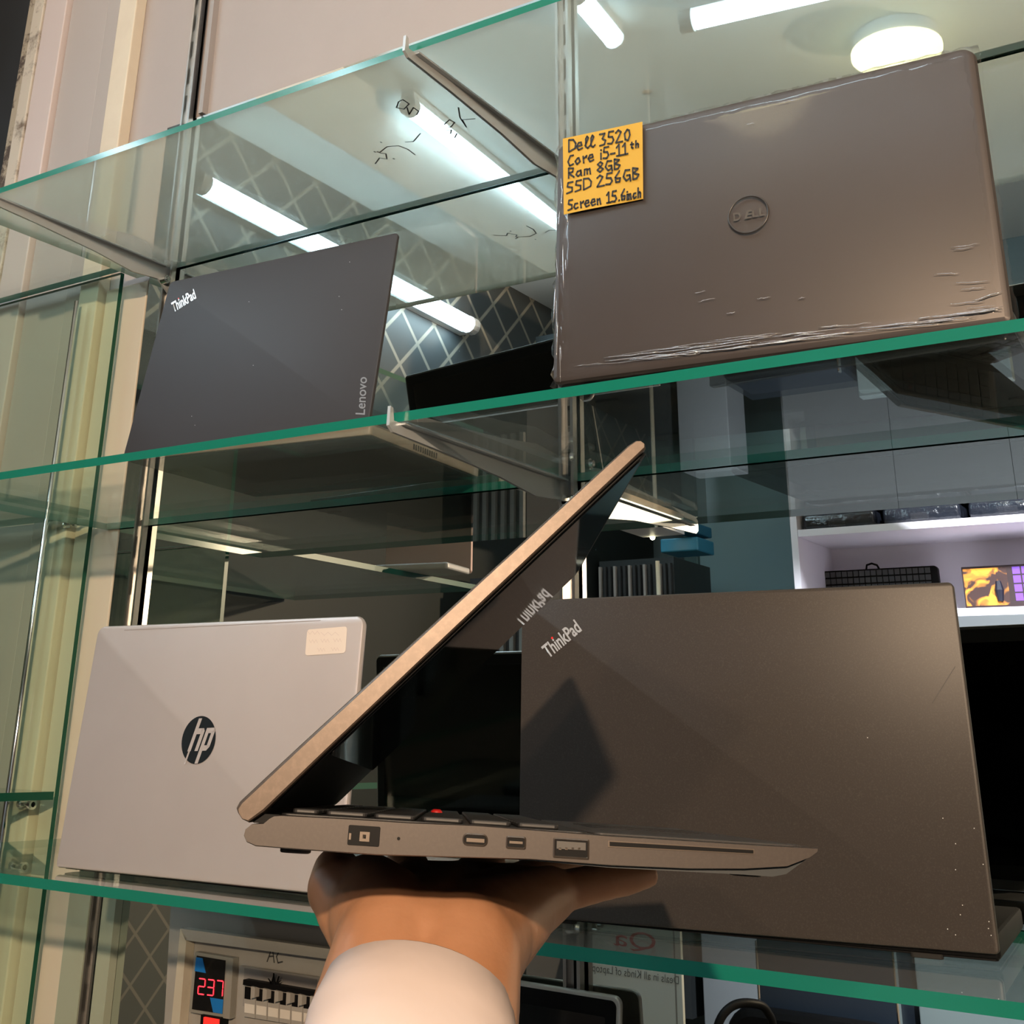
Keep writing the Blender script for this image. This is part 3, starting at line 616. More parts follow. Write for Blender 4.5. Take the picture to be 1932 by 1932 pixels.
# ports along the near side
PORTM = mat('port_metal', (.11, .09, .075), .35, .7)
def port(name, x0, y0, x1, y1, rad, ring=True, inner=BLACK):
    q0, q1 = epix(x0, y1), epix(x1, y0); w_, h_ = q1.x - q0.x, q1.z - q0.z
    f = lambda u, v, w: Vector((q0.x + u, -w, q0.z + v))
    o = link(name, rslab(BM(), w_, h_, rad, -.001, .00025, .0001, f), inner, E)
    if ring:
        bm = BM(); A_ = rr(w_, h_, rad, 0); B_ = rr(w_, h_, rad, .0005)
        a_ = [bm.verts.new(f(u, v, .0003)) for u, v in A_]; b_ = [bm.verts.new(f(u, v, .0006)) for u, v in B_]; c_ = [bm.verts.new(f(u, v, .0002)) for u, v in rr(w_, h_, rad, .0008)]
        for k in range(len(a_)):
            j = (k + 1) % len(a_); bm.faces.new((a_[k], a_[j], b_[j], b_[k])); bm.faces.new((b_[k], b_[j], c_[j], c_[k]))
        link('rim', bm, PORTM, o)
    def inner_box(x0, y0, x1, y1, m, nm):
        a, b = epix(x0, y1), epix(x1, y0); link(nm, box(BM(), (a.x, -.0006, a.z), (b.x, -.0002, b.z)), m, o)
    return inner_box
ib = port('power_port', 655, 1560, 718, 1594, .0006, False); ib(678, 1570, 698, 1587, PORTM, 'pin_block'); ib(684, 1575, 691, 1582, BLACK, 'pin_hole'); ib(658, 1572, 663, 1584, PORTM, 'contact')
ib = port('charging_port', 872, 1574, 921, 1595, .0020); ib(880, 1583, 914, 1588, PORTM, 'tongue')
ib = port('display_port', 954, 1579, 993, 1601, .0009); ib(961, 1588, 986, 1591, PORTM, 'tongue')
ib = port('usb_port', 1043, 1584, 1112, 1618, .0006); ib(1050, 1590, 1105, 1601, mat('usb_tongue', (.06, .055, .05), .5), 'tongue')
for k in range(4): ib(1054 + k * 12, 1599, 1059 + k * 12, 1603, PORTM, 'contact')
q = [epix(1147, 1598), epix(1423, 1612), epix(1423, 1602), epix(1147, 1586)]
bm = BM(); loft(bm, [[Vector((p.x, -.0003, p.z)) for p in q], [Vector((p.x, .001, p.z)) for p in q]]); o = link('card_slot', bm, PORTM, E)
q = [epix(1150, 1596), epix(1421, 1610), epix(1421, 1604), epix(1150, 1588)]
bm = BM(); loft(bm, [[Vector((p.x, -.0005, p.z)) for p in q], [Vector((p.x, .0005, p.z)) for p in q]]); link('slot_gap', bm, BLACK, o)
q = epix(752, 1582); link('indicator_hole', tube(BM(), [(q.x, .001, q.z), (q.x, -.0003, q.z)], .0006, 10), BLACK, E)

# ------------------------------------------------------------------ hand and sleeve
SKIN = bpy.data.materials.new('skin'); SKIN.use_nodes = True; nt = SKIN.node_tree; b = nt.nodes['Principled BSDF']
tc = nt.nodes.new('ShaderNodeTexCoord'); n1 = nt.nodes.new('ShaderNodeTexNoise'); n1.inputs['Scale'].default_value = 38; n1.inputs['Detail'].default_value = 6
rp = nt.nodes.new('ShaderNodeValToRGB'); rp.color_ramp.elements[0].position = .3; rp.color_ramp.elements[1].position = .7
rp.color_ramp.elements[0].color = (.36, .17, .085, 1); rp.color_ramp.elements[1].color = (.44, .22, .12, 1)
nt.links.new(tc.outputs['Object'], n1.inputs['Vector']); nt.links.new(n1.outputs['Fac'], rp.inputs['Fac']); nt.links.new(rp.outputs['Color'], b.inputs['Base Color'])
n2 = nt.nodes.new('ShaderNodeTexNoise'); n2.inputs['Scale'].default_value = 130; n2.inputs['Detail'].default_value = 5; bu = nt.nodes.new('ShaderNodeBump'); bu.inputs['Strength'].default_value = .25; bu.inputs['Distance'].default_value = .0012
nt.links.new(tc.outputs['Object'], n2.inputs['Vector']); nt.links.new(n2.outputs['Fac'], bu.inputs['Height']); nt.links.new(bu.outputs['Normal'], b.inputs['Normal'])
b.inputs['Roughness'].default_value = .5; b.inputs['Subsurface Weight'].default_value = .12; b.inputs['Subsurface Radius'].default_value = (.008, .003, .0015); b.inputs['Subsurface Scale'].default_value = 1.0
def capsule(bm, p0, p1, r0, r1, n=20):
    p0, p1 = Vector(p0), Vector(p1); d = (p1 - p0); L_ = d.length; d.normalize(); x = d.orthogonal().normalized(); y = d.cross(x); rings = []
    for k in range(1, 6): a = R(-90 + 15 * k); rings.append((p0 + d * r0 * math.sin(a), r0 * math.cos(a)))
    rings.append((p0, r0)); rings.append((p1, r1))
    for k in range(1, 6): a = R(15 * k); rings.append((p1 + d * r1 * math.sin(a), r1 * math.cos(a)))
    loft(bm, [[c + (x * math.cos(2 * math.pi * k / n) + y * math.sin(2 * math.pi * k / n)) * rr_ for k in range(n)] for c, rr_ in rings])
def H(px, py, a): return epix(px, py, a)            # joints in the held laptop's space, seen where the photo shows them
zu = lambda b_: -.0125                             # underside of the base
WR = H(805, 1812, -.012)
FA = WR + Vector((-.012, -.085, -.075)); EL = WR + Vector((-.03, -.26, -.22))
CL = EI @ CAM; DEEP = .085; RISE = [0.0]
def deep(p):                                         # set the whole arm further under the base, same outline
    q = CL + (p - CL) * ((p.y + DEEP - CL.y) / (p.y - CL.y)); q.z += RISE[0]; return q
hb = BM()
def chain(pts, rad):
    for (p, q), (r0, r1) in zip(zip(pts, pts[1:]), zip(rad, rad[1:])): capsule(hb, p, q, r0, r1)
# forearm and wrist: two bones side by side give the flat oval section
for s in (-1, 1):
    o = Vector((.0125 * s, 0, 0))
    chain([EL + o * 1.3, FA + o * 1.1, WR + o], [.036, .027, .0225])
# heel of the hand, palm and metacarpals
kn = {'index': Vector((.063, .098, -.0290)), 'middle': Vector((.086, .102, -.0285)), 'ring': Vector((.107, .092, -.0280)), 'little': Vector((.1225, .074, -.0275))}
heelL = Vector((.052, .016, -.036)); heelR = Vector((.092, .018, -.040)); mid = Vector((.074, .016, -.040))
chain([WR + Vector((-.012, 0, .002)), heelL, Vector((.046, .040, -.031))], [.021, .0205, .017])
chain([WR + Vector((.014, 0, 0)), heelR, Vector((.108, .048, -.033))], [.021, .0205, .0155])
chain([WR, mid, Vector((.078, .06, -.032))], [.022, .021, .016])
for k, v in kn.items():
    s = {'index': Vector((.058, .03, -.036)), 'middle': Vector((.072, .03, -.037)), 'ring': Vector((.086, .03, -.037)), 'little': Vector((.098, .03, -.036))}[k]
    chain([s, (s + v) / 2, v], [.0165, .0145, .0118])
chain([kn['index'], kn['middle'], kn['ring'], kn['little']], [.0108, .0112, .0112, .0105])
# fingers: mcp, pip, dip, tip
fin = {'index': [kn['index'], (.058, .138, -.0225), (.055, .162, -.0215), (.053, .180, -.0208)],
       'middle': [kn['middle'], (.094, .146, -.0225), (.099, .173, -.0215), (.102, .193, -.0208)],
       'ring': [kn['ring'], (.124, .130, -.0225), (.134, .154, -.0212), (.142, .172, -.0205)],
       'little': [kn['little'], (.145, .085, -.0222), (.159, .093, -.0205), (.1695, .099, -.0190)]}
for k, v in fin.items():
    r0 = {'index': .0098, 'middle': .0100, 'ring': .0096, 'little': .0080}[k]; chain(v, [r0 * 1.1, r0, r0 * .86, r0 * .62])
# thumb
chain([Vector((.050, .018, -.040)), Vector((.040, .030, -.034)), Vector((.032, .036, -.0285)), Vector((.030, .060, -.0235)), Vector((.0285, .074, -.0225))], [.0185, .0150, .0118, .0105, .0082])
tmp = link('tmp_hand', hb, SKIN)
for v in tmp.data.vertices: v.co = deep(v.co)
RISE[0] = -.0135 - max(v.co.z for v in tmp.data.vertices)
for v in tmp.data.vertices: v.co.z += RISE[0]

rm = tmp.modifiers.new('r', 'REMESH'); rm.mode = 'VOXEL'; rm.voxel_size = .0019; rm.use_smooth_shade = True
sm = tmp.modifiers.new('s', 'SMOOTH'); sm.factor = .5; sm.iterations = 9
bpy.context.view_layer.update(); dg = bpy.context.evaluated_depsgraph_get()
me = bpy.data.meshes.new_from_object(tmp.evaluated_get(dg)); bpy.data.objects.remove(tmp)
P = empty('person', mw=EM); tag(P, 'person holding up the open laptop on a raised palm, bare hand and white sleeve', 'person')
for p_ in me.polygons: p_.use_smooth = True
if not me.materials: me.materials.append(SKIN)
ho = bpy.data.objects.new('hand', me); COL.objects.link(ho); ho.parent = P
# white sleeve: folded cuff, cloth tube with soft wrinkles
CLOTH = mat('white_cotton', (.60, .51, .485), .9, bump=(16, .5, .005))
ax = (FA - WR).normalized(); cu = WR + ax * .021 ; endp = EL + (EL - FA).normalized() * .1
xA = Vector((1, 0, 0)); xA = (xA - ax * xA.dot(ax)).normalized(); yA = ax.cross(xA)
def sleeve_ring(c, rx, ry, wob, ph, n=40):
    return [c + xA * (rx * math.cos(2 * math.pi * k / n)) + yA * (ry * math.sin(2 * math.pi * k / n)) + (xA * math.cos(2 * math.pi * k / n) + yA * math.sin(2 * math.pi * k / n)) * wob * math.sin(3 * 2 * math.pi * k / n + ph) for k in range(n)]
rings = []
tot = (endp - cu).length
rings.append(sleeve_ring(cu + ax * .02, .0320, .0270, 0, 0)); rings.append(sleeve_ring(cu + ax * .001, .0325, .0275, .0003, 0)); rings.append(sleeve_ring(cu, .0337, .0288, .0003, .2)); rings.append(sleeve_ring(cu + ax * .0008,   .0345, .0296, .0004, .3))
for k in range(1, 26):
    a = k / 25; rings.append(sleeve_ring(cu + ax * tot * a, .0350 + .018 * a + .0006 * math.sin(k * 1.9), .0304 + .02 * a + .0006 * math.cos(k * 1.3), .0016 + .0010 * a, .9 * math.sin(k * .7)))
rings = [[deep(p) for p in r_] for r_ in rings]
so_ = link('sleeve', loft(BM(), rings, cap=False), CLOTH, P, True); so_['label'] = 'white cotton sleeve with cuff'
#@@PART4
# ------------------------------------------------------------------ electrical board below the lowest shelf
PVC = mat('pvc_white', (.34, .325, .30), .4, speck=(5, (.29, .27, .24), .45, .75)); PVCD = mat('tan_pvc', (.50, .45, .36), .5, speck=(14, (.36, .28, .18), .5, .75))
def ypoly(bm, px, Yf, Yb):
    fr = [atY(x, y, Yf) for x, y in px]; loft(bm, [fr, [Vector((p.x, Yb, p.z)) for p in fr]]); return bm
o = link('mounting_board', ypoly(BM(), [(306, 2000), (322, 1712), (328, 1690), (337, 1676), (352, 1668), (690, 1716), (720, 2060)], -.014, -.0002), PVC); tag(o, 'white rounded backing board under the lowest shelf, left of the hand', 'board')
EBx = empty('breaker_box', atY(480, 1850, -.015)); tag(EBx, 'white breaker box lettered AC, mounted on the backing board', 'breaker box')
EBi = Matrix.Translation(-EBx.location)
def eb(name, px, Yf, Yb, m, parent=EBx):
    bm = ypoly(BM(), px, Yf, Yb); bm.transform(Matrix.Translation(-EBx.location)); return link(name, bm, m, parent)
eb('back_panel', [(336, 1990), (350, 1755), (622, 1793), (640, 2030)], -.020, -.0145, PVC)
eb('frame_top', [(350, 1774), (340, 1752), (640, 1793), (636, 1812)], -.034, -.0205, PVC)
eb('frame_side', [(318, 1985), (340, 1752), (352, 1768), (334, 1985)], -.034, -.0205, PVCD)  # tan strip with brown speckle
eb('front_panel', [(440, 2010), (452, 1822), (640, 1850), (650, 2040)], -.026, -.0205, PVC)
eb('window_gap', [(458, 1898), (461, 1826), (597, 1848), (596, 1925)], -.0268, -.0262, mat('grey_gap', (.25, .24, .23), .5))
bm = ypoly(BM(), [(458, 1858), (459, 1848), (594, 1871), (594, 1880)], -.036, -.0269)
for a_, b_, c_ in ((508, 516, 1848), (512, 517, 1838), (517, 516, 1836), (521, 526, 1842), (513, 506, 1846), (519, 530, 1850)): ypoly(bm, [(a_ - 2, 1857), (b_ - 1, c_), (b_ + 1, c_), (a_ + 2, 1858)], -.0362, -.0356)
bm.transform(Matrix.Translation(-EBx.location)); link('busbar_comb', bm, BLACK, EBx)
for k in range(6):
    x0 = 460 + k * 22.3; y0 = 1860 + k * 3.6
    br = eb('breaker', [(x0, y0 + 58), (x0 + 1, y0 - 1), (x0 + 22, y0 + 2.6), (x0 + 21, y0 + 61.5)], -.031, -.0269, PVC)
    eb('switch_slot', [(x0 + 1, y0 + 24), (x0 + 2, y0 + 1), (x0 + 13, y0 + 3), (x0 + 12, y0 + 26)], -.0316, -.0311, BLACK, br).matrix_parent_inverse = Matrix.Identity(4)
    eb('toggle', [(x0 + 12.5, y0 + 24), (x0 + 13.5, y0 + 1), (x0 + 21, y0 + 3), (x0 + 20, y0 + 22)], -.039, -.0311, PVC, br)
    eb('label_strip', [(x0 + 1, y0 + 50), (x0 + 1.5, y0 + 33), (x0 + 20, y0 + 36), (x0 + 19.5, y0 + 53)], -.0314, -.0311, mat('paper_label', (.62, .58, .52), .7) if 'paper_label' not in MATS else MATS['paper_label'], br)
bm = BM(); q0, q1, q2 = (atY(*p, -.0205) for p in ((504, 1814), (537, 1818), (507, 1786)))
handwrite(bm, 'AC', q0, q1 - q0, q2 - q0, .0015); bm.transform(Matrix.Translation(-EBx.location)); link('marker_letters', bm, MATS['marker_ink'], EBx)['label'] = 'black hand-marked letters AC'
VM = empty('voltage_meter', atY(400, 1860, -.03)); tag(VM, 'small black voltage meter showing red digits 237, at the left of the breaker box', 'meter')
def vm(name, px, Yf, Yb, m, parent=VM):
    bm = ypoly(BM(), px, Yf, Yb); bm.transform(Matrix.Translation(-VM.location)); return link(name, bm, m, parent)
vm('case', [(357, 1909), (368, 1796), (440, 1808), (433, 1923)], -.030, -.0207, mat('grey_case', (.25, .24, .21), .5))
vm('face', [(362, 1904), (371, 1803), (425, 1812), (419, 1913)], -.0310, -.0301, BLACKG)
BLU = mat('blue_patch', (.01, .16, .48), .4)
vm('blue_patch', [(367, 1832), (370, 1806), (382, 1808), (388, 1836)], -.0315, -.0311, BLU); vm('blue_patch', [(402, 1910), (396, 1882), (421, 1886), (419, 1913)], -.0315, -.0311, BLU)
DIG = emis('red_digits', (1, .02, .03), 5.0)
SEG = {'2': 'abged', '3': 'abgcd', '7': 'abc'}
for k, ch in enumerate('237'):
    x0 = 373 + k * 17.0; y0 = 1846 + k * 1.9; w_, h_ = 12.0, 29.0
    pt = lambda u, v: atY(x0 + u * w_ - v * 2.2 + 2.2, y0 + v * h_ + u * 1.6, -.0317)
    sg = {'a': ((0, 0), (1, 0)), 'b': ((1, 0), (1, .5)), 'c': ((1, .5), (1, 1)), 'd': ((0, 1), (1, 1)), 'e': ((0, .5), (0, 1)), 'f': ((0, 0), (0, .5)), 'g': ((0, .5), (1, .5))}
    bm = BM()
    for s in SEG[ch]:
        a, b = sg[s]; A_, B_ = pt(*a), pt(*b); ribbon(bm, [A_ + (B_ - A_) * .1, B_ - (B_ - A_) * .1], .0011, Vector((0, -1, 0)))
    bm.transform(Matrix.Translation(-VM.location)); link('digit', bm, DIG, VM)['label'] = 'glowing red digit ' + ch
sw = empty('rocker_switch', atY(400, 1935, -.03)); tag(sw, 'red lit rocker switch just under the voltage meter', 'switch')
bm = ypoly(BM(), [(375, 1975), (379, 1914), (416, 1920), (412, 1980)], -.034, -.0207); bm.transform(Matrix.Translation(-sw.location)); link('case', bm, BLACK, sw)
bm = ypoly(BM(), [(381, 1970), (384, 1919), (411, 1924), (408, 1974)], -.037, -.0342); bm.transform(Matrix.Translation(-sw.location)); link('rocker', bm, emis('red_rocker', (.9, .03, .02), 1.2), sw)
# pale boards either side of the left upright below the lowest shelf
tag(link('edge_strip', box(BM(), (-1.400, -.012, .75), (-1.360, -.0003, zS[2] - .012)), mat('pale_green_board', (.36, .39, .30), .5)), 'pale greenish strip left of the slotted upright, below the lowest shelf', 'strip', 'pale strips by the upright')
tag(link('edge_strip', box(BM(), (-1.336, -.012, .75), (-1.312, -.0003, zS[2] - .012)), MATS['pale_green_board']), 'pale greenish strip right of the slotted upright, below the lowest shelf', 'strip', 'pale strips by the upright')

# ------------------------------------------------------------------ lamps: fluorescent tubes, spots, downlight
TUBE = emis('tube_white', (.66, .87, 1.0), 26.0); CAPM = mat('tube_cap', (.6, .6, .6), .4)
def tube_light(a, b, label, off, m=None):
    a, b = Vector(a), Vector(b); t = empty('tube_light', a); tag(t, label, 'tube light', 'fluorescent tubes'); d = (b - a)
    link('lamp_tube', tube(BM(), [d * .03, d * .97], .024, 14), m or TUBE, t, True)
    for s in (0, .975): link('end_cap', tube(BM(), [d * s, d * (s + .025)], .0265, 12), CAPM, t)
    off = Vector(off); e = d.normalized(); sd = e.cross(off.normalized()) * .02; bm = BM()
    loft(bm, [[d * s + off * .45 + sd, d * s + off * .45 - sd, d * s + off - sd, d * s + off + sd] for s in (0, 1)]); link('batten', bm, WHITE, t)
def vz(px, py, z): p = at(px, py, 2, z); return Vector((p.x, -p.y, p.z))
def vx(px, py, x): p = at(px, py, 0, x); return Vector((p.x, -p.y, p.z))
tube_light(vx(370, 340, -1.95), vx(893, 617, -1.95), 'fluorescent tube on the quilted left wall, seen in the mirror', (-.048, 0, 0))
tube_light(vz(768, 198, 3.06), vz(1090, 452, 3.06), 'bright fluorescent tube on the ceiling, seen through the topmost shelf', (0, 0, .038))
a_ = vz(1088, -10, 3.06); b_ = vz(1160, 76, 3.06); tube_light(a_, b_, 'short end of a ceiling tube at the top of the picture', (0, 0, .038))
a_ = vz(1284, 44, 3.05); b_ = vz(1560, -20, 3.05); tube_light(a_, a_ + (b_ - a_).normalized() * 1.2, 'brightest ceiling tube above the film-wrapped laptop', (0, 0, .046))
dl = empty('downlight', L3); tag(dl, 'round warm ceiling lamp above the film-wrapped laptop', 'ceiling lamp')
bm = BM(); loft(bm, [[Vector((r_ * math.cos(2 * math.pi * k / 32), r_ * math.sin(2 * math.pi * k / 32), h)) for k in range(32)] for r_, h in ((.105, 0), (.105, -.012), (.08, -.03), (.02, -.038))]); link('globe', bm, emis('warm_globe', (1, .88, .50), 8.0), dl, True)
link('ring', tube(BM(), [(0, 0, .001), (0, 0, .039)],   .098, 32), WHITE, dl)
def spot(L, label, aim=(-.5, -.25, 1.6), grp='warm spot lamps'):
    t = empty('spot_lamp', L); tag(t, label, 'spot lamp', grp); d = (Vector(aim) - L).normalized()
    bk = L - d * .05; bm = BM(); x = d.orthogonal().normalized(); y = d.cross(x)
    rg = lambda c, r_: [c - L + (x * math.cos(2 * math.pi * k / 24) + y * math.sin(2 * math.pi * k / 24)) * r_ for k in range(24)]
    loft(bm, [rg(bk - d * .10, .022), rg(bk - d * .09, .034), rg(bk, .045), rg(bk - d * .004, .041), rg(bk - d * .03, .02)]); link('housing', bm, BLACK, t, True)
    link('stem', tube(BM(), [bk - d * .06 - L, Vector((bk.x - L.x, bk.y - L.y, ZC - L.z))], .007, 10), BLACK, t)
spot(L1, 'upper warm spot lamp hanging by the front wall, outside the picture'); spot(L2, 'lower warm spot lamp hanging by the front wall, outside the picture')

spot(L4, 'added fill lamp brightening the white cabinet, outside the picture', (-.75, -2.6, 1.7), None)

# ------------------------------------------------------------------ the shop opposite, seen in the mirror
def box_at(name, px, Yv, depth, m, label=None, cat=None, group=None, parent=None, kind=None):
    """a box whose front the mirror shows with corners px (x0,y0,x1,y1), standing depth behind that front"""
    x0, y0, x1, y1 = px; ym = (y0 + y1) / 2; xm = (x0 + x1) / 2
    a = seen(x0, ym, Yv); b = seen(x1, ym, Yv); c = seen(xm, y0, Yv); d = seen(xm, y1, Yv)
    o = link(name, box(BM(), (a.x, -Yv - depth, d.z), (b.x, -Yv, c.z), bev=.003), m, parent)
    return tag(o, label, cat, group, kind)
LIL = mat('lilac_white', (.84, .80, .86), .5)
Yc = 2.4; dp = .30
xa = seen(1484, 900, Yc).x; xb = -.30
zt_ = seen(1484, 790, Yc).z; z2 = seen(1490, 897, Yc).z; z1 = seen(1501, 1000, Yc).z; z0 = seen(1803, 1148, Yc).z
cab = empty('wall_cabinet', (xa, -Yc, 0)); tag(cab, 'white open shelf cabinet on the opposite side, seen in the mirror at the right', 'cabinet')
cw = xb - xa
for s in (0, cw - .02): link('side_panel', box(BM(), (s, -dp, .02), (s + .02, 0, zt_)), LIL, cab)
link('back_panel', box(BM(), (0, -dp - .015, .02), (cw, -dp, zt_)), LIL, cab)
for z in (zt_ - .02, z2 - .02, z1 - .02, z0 - .02, .55, .1): link('shelf_board', box(BM(), (.021, -dp, z), (cw - .021, -.001, z + .02)), LIL, cab)
ADDED_DOORM = mat('added_door_dark', (.13, .14, .145), .5)  # unseen doors, added to dim the cabinet's reflection in the glass shelf
for k in range(3):
    dw = (cw - .02) / 3; dr = link('door', box(BM(), (.01 + dw * k + .0005, .0005, .04), (.01 + dw * (k + 1) - .0005, .018, z0 - .022), bev=.001), ADDED_DOORM, cab)
    link('handle', tube(BM(), [(.01 + dw * k + .04, .026, z0 - .30), (.01 + dw * k + .04, .026, z0 - .18)], .005, 8), CHROME, dr)
WRAP = mat('film_wrapped_black', (.012, .014, .020), .18, coat=.4, bump=(24, .7, .015))
for k in range(4):
    x0 = xa + .03 + k * .235
    for j in range(3):
        t = empty('wrapped_laptop', (x0 + .008 * j, -Yc - .02, z1 + j * .050 + .0005)); tag(t, 'dark laptop in shiny film on the cabinet shelf, %s of pile %s from the left' % (('bottom', 'middle', 'top')[j], ('first', 'second', 'third', 'last')[k]), 'laptop', 'film-wrapped laptops in the cabinet')
        link('body', rslab(BM(), .215, .24, .012, 0, .0490, .012, lambda u, v, w: Vector((u, -.24 + v, w))), WRAP, t, True)
        link('film_tail', rslab(BM(), .05, .012, .005, .006, .026, .003, lambda u, v, w: Vector((.08 + u, -.002 + v, w))), MATS['cling_film'], t)
kb = empty('boxed_keyboard', (xa + .04, -Yc - .03, z2 + .0005)); tag(kb, 'dark olive box on the top shelf of the white cabinet', 'box')
link('carton', rslab(BM(), .36, .2, .004, 0, .150, .003, lambda u, v, w: Vector((u, -.2 + v, w))), mat('olive_box', (.09, .11, .085), .5), kb)
c2 = empty('added_dark_carton', (xa + .43, -Yc - .03, z2 + .0005)); tag(c2, 'dark grey box beside the olive box on the top shelf of the white cabinet', 'box')
link('carton', rslab(BM(), .42, .2, .004, 0, .135, .003, lambda u, v, w: Vector((u, -.2 + v, w))), mat('slate_box', (.05, .06, .062), .5), c2)  # box added to cover and darken the bright compartment
link('print', box(BM(), (.02, .0001, .01), (.34, .0006, .138)), mat('olive_print', (.14, .16, .11), .5, speck=(30, (.05, .06, .05), .45, .55)), kb)
# upright keyboard and the colourful carton
a = seen(1530, 1106, Yc + .22); b_ = seen(1772, 1100, Yc + .22); kz = z0
t = empty('keyboard', (a.x, -(Yc + .22), kz + .0005)); tag(t, 'black keyboard leaning upright in the white cabinet', 'keyboard')
kh = seen(1650, 1073, Yc + .22).z - kz; kw = b_.x - a.x
link('body', rslab(BM(), kw, kh, .012, -.02, 0, .003, lambda u, v, w: Vector((u, w, v))), BLACK, t)
bm = BM()
for r_ in range(5):
    for c_ in range(20): box(bm, (.012 + c_ * (kw - .03) / 20, .0002, kh - .02 - r_ * .02), (.012 + (c_ + .82) * (kw - .03) / 20, .003, kh - .005 - r_ * .02))
tag(link('key_field', bm, mat('key_grey', (.05, .05, .052), .4), t), kind='stuff')
link('cable', tube(BM(), [(kw * .45, -.01, kh), (kw * .46, -.005, kh + .012), (kw * .5, -.005, kh + .016), (kw * .54, -.005, kh + .010), (kw * .55, -.01, kh)], .003, 8), BLACK, t, True)
a = seen(1817, 1105, Yc + .16)
t = empty('product_carton', (a.x, -(Yc + .16), z0 + .0005)); tag(t, 'colourful printed carton with orange blaze and violet keys in the white cabinet', 'carton')
hc = seen(1860, 1068, Yc + .16).z - z0
link('carton', box(BM(), (0, -.08, 0), (.30, 0, hc), bev=.002), mat('carton_brown', (.035, .02, .02), .4), t)
CM = bpy.data.materials.new('carton_blaze'); CM.use_nodes = True; nt = CM.node_tree; tc = nt.nodes.new('ShaderNodeTexCoord'); no = nt.nodes.new('ShaderNodeTexNoise'); no.inputs['Scale'].default_value = 22; no.inputs['Distortion'].default_value = 1.2
rp = nt.nodes.new('ShaderNodeValToRGB'); rp.color_ramp.elements[0].position = .42; rp.color_ramp.elements[0].color = (.04, .015, .012, 1); rp.color_ramp.elements[1].position = .6; rp.color_ramp.elements[1].color = (.95, .35, .03, 1)
nt.links.new(tc.outputs['Object'], no.inputs['Vector']); nt.links.new(no.outputs['Fac'], rp.inputs['Fac']); nt.links.new(rp.outputs['Color'], nt.nodes['Principled BSDF'].inputs['Base Color'])
link('blaze_print', box(BM(), (.004, .0001, .02), (.12, .0006, hc - .006)), CM, t)
VIO = mat('violet_keys', (.16, .06, .40), .5); bm = BM()
for r_ in range(4):
    for c_ in range(6): box(bm, (.135 + c_ * .024, .0001, .03 + r_ * .024), (.155 + c_ * .024, .0008, .05 + r_ * .024))
link('key_print', bm, VIO, t); link('mouse_print', tube(BM(), [(.095, .0004, .03), (.095, .0006, .06), (.095, .0004, .085)], [.008, .013, .007], 12), mat('print_dark', (.01, .01, .02), .4), t)
# wall parts opposite
box_at('door_2', (1310, 700, 1498, 1240), 2.93, .05, mat('blue_grey_door', (.26, .40, .44), .5), kind='structure')
box_at('trim_10', (1286, 690, 1312, 1240), 2.91, .05, mat('teal_frame', (.07, .13, .13), .5), kind='structure')
duct = empty('air_duct', seen(1600, 740, 2.04)); tag(duct, 'dark slanting metal duct below the ceiling, seen in the mirror under the wrapped laptop', 'duct')
pp = [seen(x, y, Y) - duct.location for x, y, Y in ((1500, 702, 2.08), (1560, 742, 2.05), (1690, 800, 2.02), (1800, 845, 2.0))]
bm = BM(); loft(bm, [[p + Vector((0, -.05, -.07)), p + Vector((0, .05, -.07)), p + Vector((0, .05, .07)), p + Vector((0, -.05, .07))] for p in pp]); link('run', bm, mat('duct_metal', (.05, .07, .09), .4, .4), duct)
bm = BM(); p = seen(1682, 775, 2.04) - duct.location; box(bm, p + Vector((-.02, -.01, -.12)), p + Vector((.02, .03, .12))); link('hanger', bm, mat('rust', (.20, .10, .06), .8), duct)
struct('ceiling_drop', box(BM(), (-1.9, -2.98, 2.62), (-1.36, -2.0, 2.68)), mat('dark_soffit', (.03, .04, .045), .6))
sgn = empty('blue_sign_box', seen(1280, 1015, 2.2)); tag(sgn, 'small teal blue box in the mirror, just above the large black laptop', 'box')
bm = BM(); a, b_ = seen(1246, 1043, 2.2) - sgn.location, seen(1316, 1012, 2.2) - sgn.location; box(bm, (a.x, -.12, a.z), (b_.x, 0, b_.z), bev=.004); link('body', bm, mat('teal_blue', (.02, .16, .26), .4), sgn)
bm = BM(); a, b_ = seen(1278, 1008, 2.2) - sgn.location, seen(1312, 985, 2.2) - sgn.location; box(bm, (a.x, -.12, a.z), (b_.x, .02, b_.z), bev=.004); link('upper_body', bm, mat('teal_deep', (.01, .10, .17), .4), sgn)
bl = empty('small_bulb', seen(1231, 1014, 2.1)); tag(bl, 'tiny glowing warm bulb beside the teal box, seen in the mirror', 'bulb')
bm = BM(); bmesh.ops.create_icosphere(bm, subdivisions=2, radius=.0075); link('globe', bm, emis('tiny_glow', (1, .85, .55), 30), bl, True)
link('holder', tube(BM(), [(0, -.004, .003), (0, -.03, .02)], .005, 10), BLACK, bl)
po = empty('cream_pole', (seen(1240, 1050, 2.12).x, -2.12, 0)); tag(po, 'thin cream pole left of the teal box, seen in the mirror', 'pole'); link('shaft', tube(BM(), [(0, 0, 0), (0, 0, 1.98)], .006, 10), POST, po, True)
pk = empty('shelf_plank', seen(1200, 960, 1.9)); tag(pk, 'warm lit plank end with white edge, seen in the mirror behind the held laptop', 'plank')
pp = [seen(x, y, Y) - pk.location for x, y, Y in ((1095, 915, 1.5), (1272, 980, 2.1))]
bm = BM(); loft(bm, [[p + Vector((-.1, 0, -.012)), p + Vector((.03, 0, -.012)), p + Vector((.03, 0, .012)), p + Vector((-.1, 0, .012))] for p in pp]); link('plank', bm, mat('plank_beige', (.62, .46, .32), .5), pk)
